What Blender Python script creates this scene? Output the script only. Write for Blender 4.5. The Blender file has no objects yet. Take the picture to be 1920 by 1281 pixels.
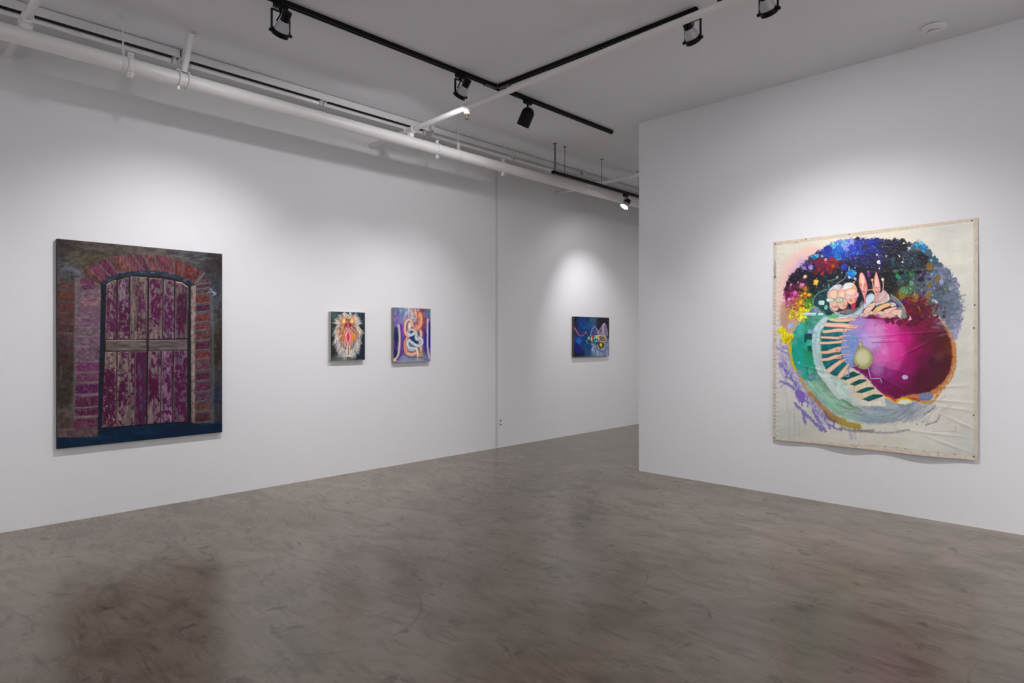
import bpy, bmesh, math, random
import numpy as np
from mathutils import Vector, Matrix

# ------------------------------------------------------------------ camera
SC = bpy.context.scene
CAM_H, YAW, FPX, HORIZON = 1.33, 44.12, 1204.3, 635.4
cam_data = bpy.data.cameras.new('camera')
cam = bpy.data.objects.new('camera', cam_data)
SC.collection.objects.link(cam)
cam.location = (0, 0, CAM_H)
cam.rotation_euler = (math.radians(90), 0, math.radians(YAW))
cam_data.sensor_width = 36
cam_data.lens = 36 * FPX / 1920
cam_data.shift_y = (HORIZON - 640.5) / 1920
cam_data.clip_end = 100
SC.camera = cam

# ------------------------------------------------------------------ world, exposure
world = bpy.data.worlds.new('world')
SC.world = world
world.use_nodes = True
world.node_tree.nodes['Background'].inputs[0].default_value = (1, 1, 1, 1)
world.node_tree.nodes['Background'].inputs[1].default_value = 0.0
SC.view_settings.view_transform = 'Standard'
SC.view_settings.look = 'None'
SC.view_settings.gamma = 1
SC.view_settings.use_curve_mapping = False
SC.view_settings.exposure = 1.0

# beam power, spill power and beam angle of each lamp in the photo
CORE = dict(A=74, B=36, C=36, D=45, E=45, F=48)
SPILL = dict(A=6, B=7, C=5, D=6, E=6, F=5)
ANG = dict(A=98, B=68, C=68, D=98, E=98, F=80)
GAIN_DOOR = 1.0; GAIN_SMALL = 1.12; GAIN_BIG = 1.12

# room dimensions (metres, camera stands at x = y = 0)
XL = -5.572      # long left wall
YR = 5.529       # wall with the big canvas
XE = -3.583      # free end of that wall
ZC = 3.498       # ceiling
XO, YB, YF = 4.2, -3.6, 11.0

# ------------------------------------------------------------------ added fill lights, out of view
LIGHT_COL = (1.0, 0.985, 0.998)
def spot(name, loc, target, power, angle, blend=1.0, size=0.03, parent=None, color=LIGHT_COL):
    d = bpy.data.lights.new(name, 'SPOT')
    d.energy = power; d.spot_size = math.radians(angle); d.spot_blend = blend
    d.shadow_soft_size = size; d.color = color
    o = bpy.data.objects.new(name, d)
    SC.collection.objects.link(o)
    o.location = loc
    o.rotation_euler = (Vector(target) - Vector(loc)).to_track_quat('-Z', 'Y').to_euler()
    if parent:
        o.parent = parent
        o.matrix_parent_inverse = parent.matrix_world.inverted()
    return o

# added fill spots standing for unseen track lamps light the unseen walls and, by bounce, the room
FILL = 128
for k, (lx, ly, tx, ty, tz) in enumerate([
        (-3.0, -2.0, -3.3, -3.6, 1.4), (0.0, -2.0, 0.0, -3.6, 1.4), (2.6, -2.0, 2.6, -3.6, 1.4),
        (2.6, 0.5, 4.2, 0.5, 1.4), (2.6, 3.0, 4.2, 3.0, 1.4), (1.6, 3.86, 1.6, 5.5, 1.4),
        (-3.9, -1.2, -5.57, -1.2, 1.4)]):
    spot('fill_spot', (lx, ly, 3.25), (tx, ty, tz), FILL * (1.6 if lx > 1 and ly > 0 else 0.5 if ly == -1.2 else 1.05), 100, 1.0, 0.05)
def area(name, loc, target, power, sx, sy):
    d = bpy.data.lights.new(name, 'AREA')
    d.shape = 'RECTANGLE'; d.size = sx; d.size_y = sy; d.energy = power; d.color = LIGHT_COL
    o = bpy.data.objects.new(name, d)
    SC.collection.objects.link(o)
    o.location = loc
    o.rotation_euler = (Vector(target) - Vector(loc)).to_track_quat('-Z', 'Y').to_euler()
    return o
area('room_fill', (0.6, -0.6, 3.3), (0.6, -0.6, 0), 22, 3.5, 3.5)  # soft area fill added to brighten the room, no fixture there
area('corridor_fill', (-1.2, 8.4, 3.3), (-1.2, 8.4, 0), 50, 3.0, 2.0)  # unseen area fill added behind the right wall

# ------------------------------------------------------------------ materials
def srgb(c):
    c = np.asarray(c, float) / 255.0
    return np.where(c <= 0.04045, c / 12.92, ((c + 0.055) / 1.055) ** 2.4)

def new_mat(name):
    m = bpy.data.materials.new(name); m.use_nodes = True
    nt = m.node_tree
    return m, nt, nt.nodes['Principled BSDF']

def lin4(c):
    return tuple(srgb(c)) + (1,)

def plain(name, c, rough=0.5, metal=0.0, noise=0.06, nscale=30, bump=0.0, emit=None, spec=0.5, bscale=80):
    m, nt, b = new_mat(name)
    L = nt.links
    tc = nt.nodes.new('ShaderNodeTexCoord')
    n = nt.nodes.new('ShaderNodeTexNoise'); n.inputs['Scale'].default_value = nscale; n.inputs['Detail'].default_value = 5
    L.new(tc.outputs['Object'], n.inputs['Vector'])
    mix = nt.nodes.new('ShaderNodeMix'); mix.data_type = 'RGBA'
    a = srgb(c)
    mix.inputs[6].default_value = tuple(a * (1 - noise)) + (1,)
    mix.inputs[7].default_value = tuple(np.minimum(a * (1 + noise), 1)) + (1,)
    L.new(n.outputs['Fac'], mix.inputs[0])
    L.new(mix.outputs[2], b.inputs['Base Color'])
    b.inputs['Roughness'].default_value = rough
    b.inputs['Metallic'].default_value = metal
    b.inputs['Specular IOR Level'].default_value = spec
    if bump:
        n2 = nt.nodes.new('ShaderNodeTexNoise'); n2.inputs['Scale'].default_value = bscale; n2.inputs['Detail'].default_value = 6
        L.new(tc.outputs['Object'], n2.inputs['Vector'])
        bp = nt.nodes.new('ShaderNodeBump'); bp.inputs['Strength'].default_value = bump; bp.inputs['Distance'].default_value = 0.004
        L.new(n2.outputs['Fac'], bp.inputs['Height']); L.new(bp.outputs['Normal'], b.inputs['Normal'])
    if emit:
        b.inputs['Emission Color'].default_value = (1, 0.97, 0.93, 1)
        b.inputs['Emission Strength'].default_value = emit
    return m

M_WALL = plain('white_wall_paint', (231, 231, 234), 0.75, noise=0.015, nscale=1.3, bump=0.12, spec=0.25)
M_CEIL = plain('ceiling_paint', (228, 227, 231), 0.9, noise=0.03, nscale=1.1, bump=0.25, spec=0.2, bscale=45)
M_PIPE = plain('white_enamel_pipe', (232, 230, 230), 0.42, noise=0.02, nscale=8, bump=0.05)
M_FIX = plain('white_fixture_metal', (222, 221, 221), 0.4, noise=0.03, nscale=12)
M_TUBE = plain('unlit_tube_glass', (236, 237, 238), 0.15, noise=0.01, spec=0.9)
M_DARKGAP = plain('dark_gap_shade', (38, 30, 28), 0.8)  # dark colour paints the shade inside the strip housing
M_BLACK = plain('black_track_metal', (11, 10, 11), 0.5, noise=0.1, spec=0.18)
M_BLACK2 = plain('dark_grey_plastic', (48, 46, 47), 0.5)
M_BULB = plain('frosted_bulb_body', (178, 178, 186), 0.25, noise=0.02)
M_LENS = plain('lit_bulb_lens', (255, 255, 255), 0.3, emit=14.0)
M_STEEL = plain('galvanised_steel', (120, 118, 118), 0.45, metal=0.6)
M_BRASS = plain('aged_brass', (96, 78, 48), 0.45, metal=0.6)
M_WOOD = plain('pine_bar', (190, 160, 120), 0.7)
M_OUTLET = plain('grey_outlet_slots', (96, 94, 96), 0.6)
M_SEAM = plain('shaded_joint_paint', (212, 211, 212), 0.8)

def floor_material():
    m, nt, b = new_mat('polished_concrete')
    N, L = nt.nodes, nt.links
    geo = N.new('ShaderNodeNewGeometry')
    def mapping(scale, rot=0.0, loc=(0, 0, 0)):
        mp = N.new('ShaderNodeMapping'); mp.inputs['Scale'].default_value = scale
        mp.inputs['Rotation'].default_value = (0, 0, rot); mp.inputs['Location'].default_value = loc
        L.new(geo.outputs['Position'], mp.inputs['Vector']); return mp
    def noise(mp, scale, detail=8, rough=0.6, dist=0.0):
        n = N.new('ShaderNodeTexNoise'); n.inputs['Scale'].default_value = scale; n.inputs['Detail'].default_value = detail
        n.inputs['Roughness'].default_value = rough; n.inputs['Distortion'].default_value = dist
        L.new(mp.outputs['Vector'], n.inputs['Vector']); return n
    def ramp(src, stops):
        r = N.new('ShaderNodeValToRGB'); cr = r.color_ramp
        while len(cr.elements) < len(stops): cr.elements.new(0.5)
        for e, (p, c) in zip(cr.elements, stops):
            e.position = p; e.color = c if len(c) == 4 else tuple(c) + (1,)
        L.new(src, r.inputs['Fac']); return r
    def mixc(fac, a, bb, mode='MIX'):
        x = N.new('ShaderNodeMix'); x.data_type = 'RGBA'; x.blend_type = mode
        if isinstance(fac, float): x.inputs[0].default_value = fac
        else: L.new(fac, x.inputs[0])
        for i, v in ((6, a), (7, bb)):
            if isinstance(v, tuple): x.inputs[i].default_value = v
            else: L.new(v, x.inputs[i])
        return x.outputs[2]
    def math_(op, a, bb=None, clamp=False):
        x = N.new('ShaderNodeMath'); x.operation = op; x.use_clamp = clamp
        for i, v in ((0, a), (1, bb)):
            if v is None: continue
            if isinstance(v, (int, float)): x.inputs[i].default_value = v
            else: L.new(v, x.inputs[i])
        return x.outputs[0]
    p0 = mapping((1, 1, 1)); p1 = mapping((1.0, 1.6, 1), 0.75); p2 = mapping((1, 3.2, 1), -0.72)
    big = noise(p0, 0.55, 6, 0.6, 0.4)
    base = ramp(big.outputs['Fac'], [(0.3, lin4((132, 120, 108))), (0.5, lin4((146, 136, 126))), (0.72, lin4((158, 150, 142)))]).outputs[0]
    med = noise(p1, 2.4, 9, 0.62, 0.8)
    mid = ramp(med.outputs['Fac'], [(0.34, (0.56, 0.53, 0.46)), (0.5, (0.94, 0.93, 0.90)), (0.66, (1.10, 1.10, 1.12))]).outputs[0]
    col = mixc(0.85, base, mid, 'MULTIPLY')
    # smeared trowel streaks
    st = noise(p2, 3.4, 10, 0.68, 1.4)
    stm = ramp(st.outputs['Fac'], [(0.51, (0, 0, 0)), (0.66, (1, 1, 1))]).outputs[0]
    col = mixc(math_('MULTIPLY', stm, 0.58), col, lin4((98, 86, 74)))
    st2 = noise(mapping((1, 4.5, 1), -0.25, (7, 3, 0)), 4.2, 9, 0.7, 1.0)
    stm2 = ramp(st2.outputs['Fac'], [(0.55, (0, 0, 0)), (0.66, (1, 1, 1))]).outputs[0]
    col = mixc(math_('MULTIPLY', stm2, 0.42), col, lin4((86, 76, 68)))
    lt = noise(mapping((1, 2.2, 1), 0.35, (3, 9, 0)), 3.0, 8, 0.62, 0.9)
    ltm = ramp(lt.outputs['Fac'], [(0.52, (0, 0, 0)), (0.68, (1, 1, 1))]).outputs[0]
    col = mixc(math_('MULTIPLY', ltm, 0.09), col, lin4((186, 182, 178)))
    # small dark spots
    vs = noise(p0, 7, 5, 0.6, 0.7)
    vm = ramp(vs.outputs['Fac'], [(0.62, (0, 0, 0)), (0.68, (1, 1, 1))]).outputs[0]
    col = mixc(math_('MULTIPLY', vm, 0.6), col, lin4((70, 60, 52)))
    fine = noise(p0, 60, 4, 0.6)
    fm = ramp(fine.outputs['Fac'], [(0.3, (0.86, 0.86, 0.86)), (0.7, (1.1, 1.1, 1.1))]).outputs[0]
    col = mixc(0.6, col, fm, 'MULTIPLY')
    # hairline cracks
    vor = N.new('ShaderNodeTexVoronoi'); vor.feature = 'DISTANCE_TO_EDGE'; vor.inputs['Scale'].default_value = 0.42
    wp = N.new('ShaderNodeVectorMath'); wp.operation = 'MULTIPLY_ADD'
    dn = noise(p0, 2.2, 5, 0.6)
    L.new(dn.outputs['Color'], wp.inputs[0]); wp.inputs[1].default_value = (0.5, 0.5, 0); L.new(geo.outputs['Position'], wp.inputs[2])
    L.new(wp.outputs[0], vor.inputs['Vector'])
    cm = ramp(vor.outputs['Distance'], [(0.0, (1, 1, 1)), (0.004, (0, 0, 0))]).outputs[0]
    brk = ramp(noise(p0, 1.1, 3, 0.5).outputs['Fac'], [(0.52, (0, 0, 0)), (0.60, (1, 1, 1))]).outputs[0]
    col = mixc(math_('MULTIPLY', math_('MULTIPLY', cm, brk), 0.28), col, lin4((62, 54, 48)))
    # arcs left by the polishing machine and by dragged feet
    wq = N.new('ShaderNodeVectorMath'); wq.operation = 'MULTIPLY_ADD'; L.new(dn.outputs['Color'], wq.inputs[0]); wq.inputs[1].default_value = (0.07, 0.07, 0); L.new(geo.outputs['Position'], wq.inputs[2])
    sep = N.new('ShaderNodeSeparateXYZ'); L.new(wq.outputs[0], sep.inputs[0])
    msk = ramp(noise(p0, 1.7, 4, 0.6).outputs['Fac'], [(0.49, (0, 0, 0)), (0.57, (1, 1, 1))]).outputs[0]
    rnd = random.Random(12)
    arcs = None
    for k in range(26):
        cx = rnd.uniform(-4.6, 0.8); cy = rnd.uniform(0.8, 5.0); r = rnd.choice([0.1, 0.14, 0.2, 0.3, 0.42, 0.6]); w = rnd.uniform(0.004, 0.011)
        dx = math_('SUBTRACT', sep.outputs[0], cx); dy = math_('SUBTRACT', sep.outputs[1], cy)
        d = math_('SQRT', math_('ADD', math_('MULTIPLY', dx, dx), math_('MULTIPLY', dy, dy)))
        a = math_('SUBTRACT', 1.0, math_('DIVIDE', math_('ABSOLUTE', math_('SUBTRACT', d, r)), w), True)
        arcs = a if arcs is None else math_('MAXIMUM', arcs, a)
    col = mixc(math_('MULTIPLY', math_('MULTIPLY', arcs, msk), 0.5), col, lin4((66, 56, 48)))
    gain = N.new('ShaderNodeMix'); gain.data_type = 'RGBA'; gain.blend_type = 'MULTIPLY'; gain.inputs[0].default_value = 1.0
    L.new(col, gain.inputs[6]); gain.inputs[7].default_value = (FLOOR_GAIN * 1.0, FLOOR_GAIN * 0.955, FLOOR_GAIN * 0.815, 1)
    L.new(gain.outputs[2], b.inputs['Base Color'])
    rr = N.new('ShaderNodeMapRange'); rr.inputs['To Min'].default_value = 0.20; rr.inputs['To Max'].default_value = 0.29
    L.new(med.outputs['Fac'], rr.inputs['Value']); L.new(rr.outputs[0], b.inputs['Roughness'])
    b.inputs['Specular IOR Level'].default_value = 0.62
    bp = N.new('ShaderNodeBump'); bp.inputs['Strength'].default_value = 0.04; bp.inputs['Distance'].default_value = 0.01
    L.new(med.outputs['Fac'], bp.inputs['Height']); L.new(bp.outputs['Normal'], b.inputs['Normal'])
    return m
FLOOR_GAIN = 0.69
M_FLOOR = floor_material()

# ------------------------------------------------------------------ object helpers
def add_obj(name, me, parent=None, loc=None):
    o = bpy.data.objects.new(name, me)
    SC.collection.objects.link(o)
    if loc is not None: o.location = loc
    if parent: o.parent = parent
    return o

def tag(o, label=None, cat=None, group=None, kind=None):
    if label: o['label'] = label
    if cat: o['category'] = cat
    if group: o['group'] = group
    if kind: o['kind'] = kind
    return o

def empty(name, loc, label, cat, group=None, rot=(0, 0, 0)):
    o = bpy.data.objects.new(name, None)
    SC.collection.objects.link(o)
    o.location = loc; o.rotation_euler = rot
    o.empty_display_size = 0.05
    bpy.context.view_layer.update()
    return tag(o, label, cat, group)

class MB:
    """collects shapes, builds ONE mesh object"""
    def __init__(s): s.bm = bmesh.new()
    def box(s, lo, hi, bevel=0.0, mat=None):
        lo, hi = Vector(lo), Vector(hi)
        r = bmesh.ops.create_cube(s.bm, size=1.0)
        vs = r['verts']
        c, d = (lo + hi) / 2, hi - lo
        for v in vs: v.co = Vector((v.co.x * d.x, v.co.y * d.y, v.co.z * d.z)) + c
        if bevel:
            es = list({e for v in vs for e in v.link_edges})
            r2 = bmesh.ops.bevel(s.bm, geom=es, offset=bevel, segments=2, affect='EDGES', profile=0.7)
            vs = list({v for f in r2['faces'] for v in f.verts} | {v for v in vs if v.is_valid})
        if mat is not None:
            for v in vs: v.co = mat @ v.co
        return s
    def frames(s, pts):
        pts = [Vector(p) for p in pts]; out = []
        t = (pts[1] - pts[0]).normalized()
        up = Vector((0, 0, 1)) if abs(t.z) < 0.9 else Vector((1, 0, 0))
        a = t.cross(up).normalized(); b = a.cross(t)
        for i, p in enumerate(pts):
            if i == 0: t2 = (pts[1] - p)
            elif i == len(pts) - 1: t2 = (p - pts[i - 1])
            else: t2 = (pts[i + 1] - p).normalized() + (p - pts[i - 1]).normalized()
            t2.normalize()
            q = t.rotation_difference(t2); a = q @ a; b = q @ b; t = t2
            out.append((p, a.copy(), b.copy()))
        return out
    def tube(s, pts, rad, seg=16, caps=True):
        if not hasattr(rad, '__len__'): rad = [rad] * len(pts)
        rings = []
        for (p, a, b), r in zip(s.frames(pts), rad):
            rings.append([s.bm.verts.new(p + (a * math.cos(k * 2 * math.pi / seg) + b * math.sin(k * 2 * math.pi / seg)) * r) for k in range(seg)])
        for r0, r1 in zip(rings[:-1], rings[1:]):
            for k in range(seg):
                s.bm.faces.new((r0[k], r0[(k + 1) % seg], r1[(k + 1) % seg], r1[k]))
        if caps:
            s.bm.faces.new(list(reversed(rings[0]))); s.bm.faces.new(rings[-1])
        return s
    def lathe(s, prof, axis_o, axis_d, seg=24, closed=False):
        """prof: list of (distance along the axis, radius)"""
        o, d = Vector(axis_o), Vector(axis_d).normalized()
        up = Vector((0, 0, 1)) if abs(d.z) < 0.9 else Vector((1, 0, 0))
        a = d.cross(up).normalized(); b = a.cross(d)
        rings = []
        for t, r in prof:
            r = max(r, 1e-4)
            rings.append([s.bm.verts.new(o + d * t + (a * math.cos(k * 2 * math.pi / seg) + b * math.sin(k * 2 * math.pi / seg)) * r) for k in range(seg)])
        for r0, r1 in zip(rings[:-1], rings[1:]):
            for k in range(seg):
                s.bm.faces.new((r0[k], r0[(k + 1) % seg], r1[(k + 1) % seg], r1[k]))
        if closed:
            r0, r1 = rings[-1], rings[0]
            for k in range(seg):
                s.bm.faces.new((r0[k], r0[(k + 1) % seg], r1[(k + 1) % seg], r1[k]))
        else:
            s.bm.faces.new(list(reversed(rings[0]))); s.bm.faces.new(rings[-1])
        return s
    def extrude(s, prof, p0, p1, side, up):
        """prof: closed (side, up) outline swept from p0 to p1"""
        p0, p1, side, up = map(Vector, (p0, p1, side, up))
        A = [s.bm.verts.new(p0 + side * x + up * y) for x, y in prof]
        B = [s.bm.verts.new(p1 + side * x + up * y) for x, y in prof]
        n = len(prof)
        for k in range(n): s.bm.faces.new((A[k], A[(k + 1) % n], B[(k + 1) % n], B[k]))
        s.bm.faces.new(list(reversed(A))); s.bm.faces.new(B)
        return s
    def build(s, name, mat, parent=None, smooth=False, world=False):
        bmesh.ops.recalc_face_normals(s.bm, faces=s.bm.faces)
        me = bpy.data.meshes.new(name)
        s.bm.to_mesh(me); s.bm.free()
        me.materials.append(mat)
        if smooth:
            for p in me.polygons: p.use_smooth = True
            try: me.set_sharp_from_angle(angle=math.radians(38))
            except Exception: pass
        o = add_obj(name, me)
        if parent:
            o.parent = parent
            if world: o.matrix_parent_inverse = parent.matrix_world.inverted()
        return o

# ------------------------------------------------------------------ the room
def slab(name, lo, hi, mat):
    o = MB().box(lo, hi).build(name, mat)
    return tag(o, kind='structure')
slab('floor', (XL - 0.2, YB - 0.2, -0.15), (XO + 0.2, YF + 0.2, 0), M_FLOOR)
slab('ceiling', (XL - 0.2, YB - 0.2, ZC), (XO + 0.2, YF + 0.2, ZC + 0.15), M_CEIL)
slab('wall_left', (XL - 0.15, YB - 0.15, 0), (XL, YF + 0.15, ZC), M_WALL)
slab('wall_right', (XE, YR, 0), (XO, YR + 0.14, ZC), M_WALL)
slab('wall_back', (XL, YB - 0.15, 0), (XO, YB, ZC), M_WALL)
slab('wall_far', (XL, YF, 0), (XO, YF + 0.15, ZC), M_WALL)
slab('wall_side', (XO, YB - 0.15, 0), (XO + 0.15, YF + 0.15, ZC), M_WALL)
# boxed joint strip running up the left wall
tag(MB().box((XL, 5.462, 0), (XL + 0.010, 5.492, 3.44), 0.003).build('trim_1', M_SEAM), kind='structure')
# ------------------------------------------------------------------ sprinkler pipework
PX, PZ, PR = -4.897, 3.183, 0.052
BZ = 3.305
branch_y = [0.755, 3.675, 6.60]
root = empty('sprinkler_main_pipe', (PX, 1.0, PZ), 'thick white sprinkler main pipe running the full length of the left wall', 'pipe')
MB().tube([(PX, -3.5, PZ), (PX, 10.9, PZ)], PR, 32).build('pipe_body', M_PIPE, root, True, True)
for y in branch_y:
    m = MB()
    m.lathe([(0, 0.030), (0.05, 0.036), (0.052, 0.044), (0.050, 0.044), (0.0505, 0.036)], (PX, y, PZ + PR - 0.028), (0, 0, 1))
    m.build('tee_fitting', M_PIPE, root, True, True)
def coupling(y, w=0.05, big=0.012, bolts=True):
    m = MB()
    m.lathe([(0, PR + 0.002), (0.003, PR + big * 0.6), (0.008, PR + big), (w - 0.008, PR + big), (w - 0.003, PR + big * 0.6), (w, PR + 0.002)], (PX, y, PZ), (0, 1, 0), 32)
    if bolts:
        for sz in (-1, 1):
            m.box((PX - 0.012, y + 0.004, PZ + sz * (PR + 0.012) - 0.016), (PX + 0.03, y + w - 0.004, PZ + sz * (PR + 0.012) + 0.016), 0.004)
            m.tube([(PX - 0.03, y + w / 2, PZ + sz * (PR + 0.014)), (PX + 0.045, y + w / 2, PZ + sz * (PR + 0.014))], 0.008, 10)
    m.build('coupling', M_PIPE, root, True, True)
coupling(1.302, 0.042)
coupling(7.20, 0.10, 0.012)

def ring_clamp(y, name='clamp', parent=None, ear=True):
    m = MB()
    for dy in ((0,) if not ear else (0,)):
        m.lathe([(0, PR + 0.001), (0.001, PR + 0.006), (0.024, PR + 0.006), (0.0255, PR + 0.001)], (PX, y, PZ), (0, 1, 0), 32, True)
    for sz in (-1, 1):
        m.box((PX - 0.006, y, PZ + sz * (PR + 0.020) - 0.0185), (PX + 0.006, y + 0.025, PZ + sz * (PR + 0.020) + 0.0185), 0.003)
        m.tube([(PX - 0.022, y + 0.0125, PZ + sz * (PR + 0.026)), (PX + 0.022, y + 0.0125, PZ + sz * (PR + 0.026))], 0.007, 10)
    return m.build(name, M_PIPE, parent, True, True)

HANG = 'rod hangers of the main pipe'
def hanger(y, label):
    h = empty('pipe_hanger', (PX, y, ZC), label, 'pipe hanger', HANG)
    MB().lathe([(0, 0.030), (0.004, 0.030), (0.006, 0.012), (0.02, 0.010)], (PX, y, ZC), (0, 0, -1)).build('ceiling_flange', M_FIX, h, True, True)
    MB().tube([(PX, y, ZC - 0.01), (PX, y, PZ + PR + 0.03)], 0.0055, 10).build('rod', M_FIX, h, True, True)
    m = MB()
    m.box((PX - 0.013, y - 0.006, PZ + PR + 0.0015), (PX + 0.013, y + 0.006, PZ + PR + 0.075), 0.003)
    m.lathe([(0, PR + 0.001), (0.001, PR + 0.004), (0.021, PR + 0.004), (0.022, PR + 0.001)], (PX, y - 0.011, PZ), (0, 1, 0), 32, True)
    m.build('strap', M_FIX, h, True, True)
hanger(1.283, 'thin white rod hanger holding the main pipe just left of the slanted brace')
hanger(4.27, 'thin white rod hanger holding the main pipe right of the first branch pipe')
hanger(9.0, 'thin white rod hanger of the main pipe hidden beyond the right wall')

b = empty('sway_brace', (PX, 1.66, PZ), 'short white slanted pipe brace from the main pipe up to the ceiling', 'pipe brace')
MB().tube([(PX + 0.02, 1.662, PZ + PR + 0.004), (PX + 0.105, 1.685, ZC - 0.006)], 0.021, 20).build('brace_pipe', M_PIPE, b, True, True)
MB().tube([(PX + 0.105, 1.685, ZC - 0.006), (PX + 0.106, 1.685, ZC)], [0.026, 0.026], 20).build('end_plate', M_PIPE, b, True, True)
m = MB()
for dy in (-0.03, 0.03):
    m.tube([(PX + (PR + 0.0068) * math.cos(t), 1.66 + dy, PZ + (PR + 0.0068) * math.sin(t)) for t in np.linspace(-2.2, 2.2 + 1.0, 26)], 0.0055, 8)
m.box((PX - 0.02, 1.615, PZ + PR + 0.0015), (PX + 0.02, 1.705, PZ + PR + 0.012), 0.003)
m.box((PX + 0.0, 1.615, PZ - PR - 0.03), (PX + 0.03, 1.635, PZ - PR - 0.004), 0.003)
m.build('u_bolt', M_PIPE, b, True, True)

CL = 'bolted clamps on the main pipe'
for y, lab in ((3.985, 'white bolted clamp around the main pipe, left of the rod hanger by the first branch'),
               (4.895, 'white bolted clamp around the main pipe above the wall joint strip')):
    c = ring_clamp(y, 'pipe_clamp'); tag(c, lab, 'pipe clamp', CL)

BR = 'white branch pipes crossing the ceiling'
def branch(y, x_end, label, sprinklers, BZ=BZ):
    r = empty('sprinkler_branch_pipe', (PX, y, BZ), label, 'pipe', BR)
    B0 = BZ
    z_ = lambda x: B0 - 0.012 + 0.0185 * (x - PX)
    MB().tube([(XL + 0.002, y, z_(XL)), (x_end, y, z_(x_end))], 0.0245, 24).build('pipe_body', M_PIPE, r, True, True)
    m = MB()
    m.lathe([(0, 0.026), (0.003, 0.034), (0.014, 0.034), (0.016, 0.030), (0.10, 0.030), (0.102, 0.034), (0.113, 0.034), (0.116, 0.026)], (PX - 0.058, y, BZ - 0.012), (1, 0, 0))
    m.lathe([(0, 0.030), (0.001, 0.036), (0.010, 0.036), (0.012, 0.030)], (PX, y, PZ + PR + 0.024), (0, 0, 1))
    m.build('tee_fitting', M_PIPE, r, True, True)
    MB().lathe([(0, 0.045), (0.004, 0.044), (0.008, 0.027)], (XL, y, z_(XL)), (1, 0, 0)).build('wall_flange', M_PIPE, r, True, True)
    for sx in sprinklers:
        BZ = z_(sx)
        m = MB()
        m.lathe([(0, 0.027), (0.003, 0.035), (0.014, 0.035), (0.018, 0.030), (0.052, 0.030), (0.056, 0.035), (0.067, 0.035), (0.07, 0.027)], (sx - 0.035, y, BZ), (1, 0, 0))
        m.lathe([(0, 0.02), (0.03, 0.021), (0.032, 0.026), (0.044, 0.026), (0.046, 0.016)], (sx, y, BZ - 0.012), (0, 0, -1))
        m.build('drop_fitting', M_PIPE, r, True, True)
        m = MB()
        m.lathe([(0, 0.013), (0.01, 0.013), (0.012, 0.008), (0.016, 0.006)], (sx, y, BZ - 0.058), (0, 0, -1), 12)
        for sgn in (-1, 1):
            m.tube([(sx + sgn * 0.009, y, BZ - 0.068), (sx + sgn * 0.011, y, BZ - 0.082), (sx + sgn * 0.004, y, BZ - 0.096)], 0.0025, 8)
        m.lathe([(0, 0.004), (0.014, 0.004), (0.015, 0.015), (0.017, 0.016)], (sx, y, BZ - 0.080), (0, 0, -1), 14)
        m.build('sprinkler_head', M_BRASS, r, True, True)
    return r
branch(branch_y[0], 3.9, 'white branch pipe crossing the top left corner toward the camera', [])
branch(branch_y[1], 3.9, 'long white branch pipe with a brass sprinkler passing under the black track junction', [-4.10, 0.5])
branch(branch_y[2], 3.9, 'white branch pipe beyond the right wall behind the hanging black track', [])

# ------------------------------------------------------------------ fluorescent strips along the left wall
FXL = -5.130
FG = 'fluorescent strips above the main pipe'
def strip(y0, y1, label, inner=None):
    r = empty('fluorescent_strip', (FXL - 0.06, (y0 + y1) / 2, ZC), label, 'strip light', FG)
    m = MB()
    m.box((FXL - 0.004, y0, ZC - 0.064), (FXL, y1, ZC), 0.001)
    m.box((FXL - 0.115, y0, ZC - 0.064), (FXL - 0.111, y1, ZC))
    m.box((FXL - 0.115, y0, ZC - 0.004), (FXL, y1, ZC))
    for ye in (y0, y1 - 0.004):
        m.box((FXL - 0.115, ye, ZC - 0.066), (FXL, ye + 0.004, ZC), 0.001)
    m.build('housing', M_FIX, r, False, True)
    MB().box((FXL - 0.111, y0 + 0.004, ZC - 0.050), (FXL - 0.004, y1 - 0.004, ZC - 0.040)).build('inner_tray', inner or M_DARKGAP, r, False, True)  # default tray colour stands for the shaded gap above the tube
    ym = (y0 + y1) / 2
    tx, tz = FXL - 0.062, ZC - 0.078
    for a, bb in ((y0 + 0.045, ym - 0.03), (ym + 0.03, y1 - 0.045)):
        m = MB(); m.lathe([(0, 0.010), (0.004, 0.0165), (bb - a - 0.004, 0.0165), (bb - a, 0.010)], (tx, a, tz), (0, 1, 0), 20)
        m.build('tube', M_TUBE, r, True, True)
    for yy in (y0 + 0.015, ym - 0.03, ym + 0.005, y1 - 0.04):
        m = MB()
        m.box((tx - 0.022, yy, tz - 0.022), (tx + 0.022, yy + 0.024, ZC - 0.04), 0.004)
        m.box((tx - 0.04, yy + 0.004, ZC - 0.066), (tx + 0.05, yy + 0.02, ZC - 0.045), 0.002)
        m.build('socket', M_FIX, r, False, True)
strip(-0.75, 1.725, 'white fluorescent strip light on the ceiling in the top left corner')
strip(1.765, 4.09, 'white fluorescent strip light between the slanted brace and the first branch pipe')
strip(4.14, 6.575, 'white fluorescent strip light above the two small paintings and the wall joint strip', M_FIX)
strip(6.63, 9.0, 'white fluorescent strip light farthest from the camera, beyond the hanging track', M_FIX)
# junction cover plates between the strips
for y, lab in ((4.115, 'small white junction box between ceiling strip lights by the first branch pipe'),
               (6.602, 'small white junction box between strip lights behind the hanging track'),
               (1.745, 'small white junction box between strip lights by the slanted brace')):
    j = MB().box((FXL - 0.10, y - 0.014, ZC - 0.055), (FXL + 0.035, y + 0.014, ZC), 0.004).build('junction_box', M_FIX)
    tag(j, lab, 'junction box', 'junction boxes between the strip lights')

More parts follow.
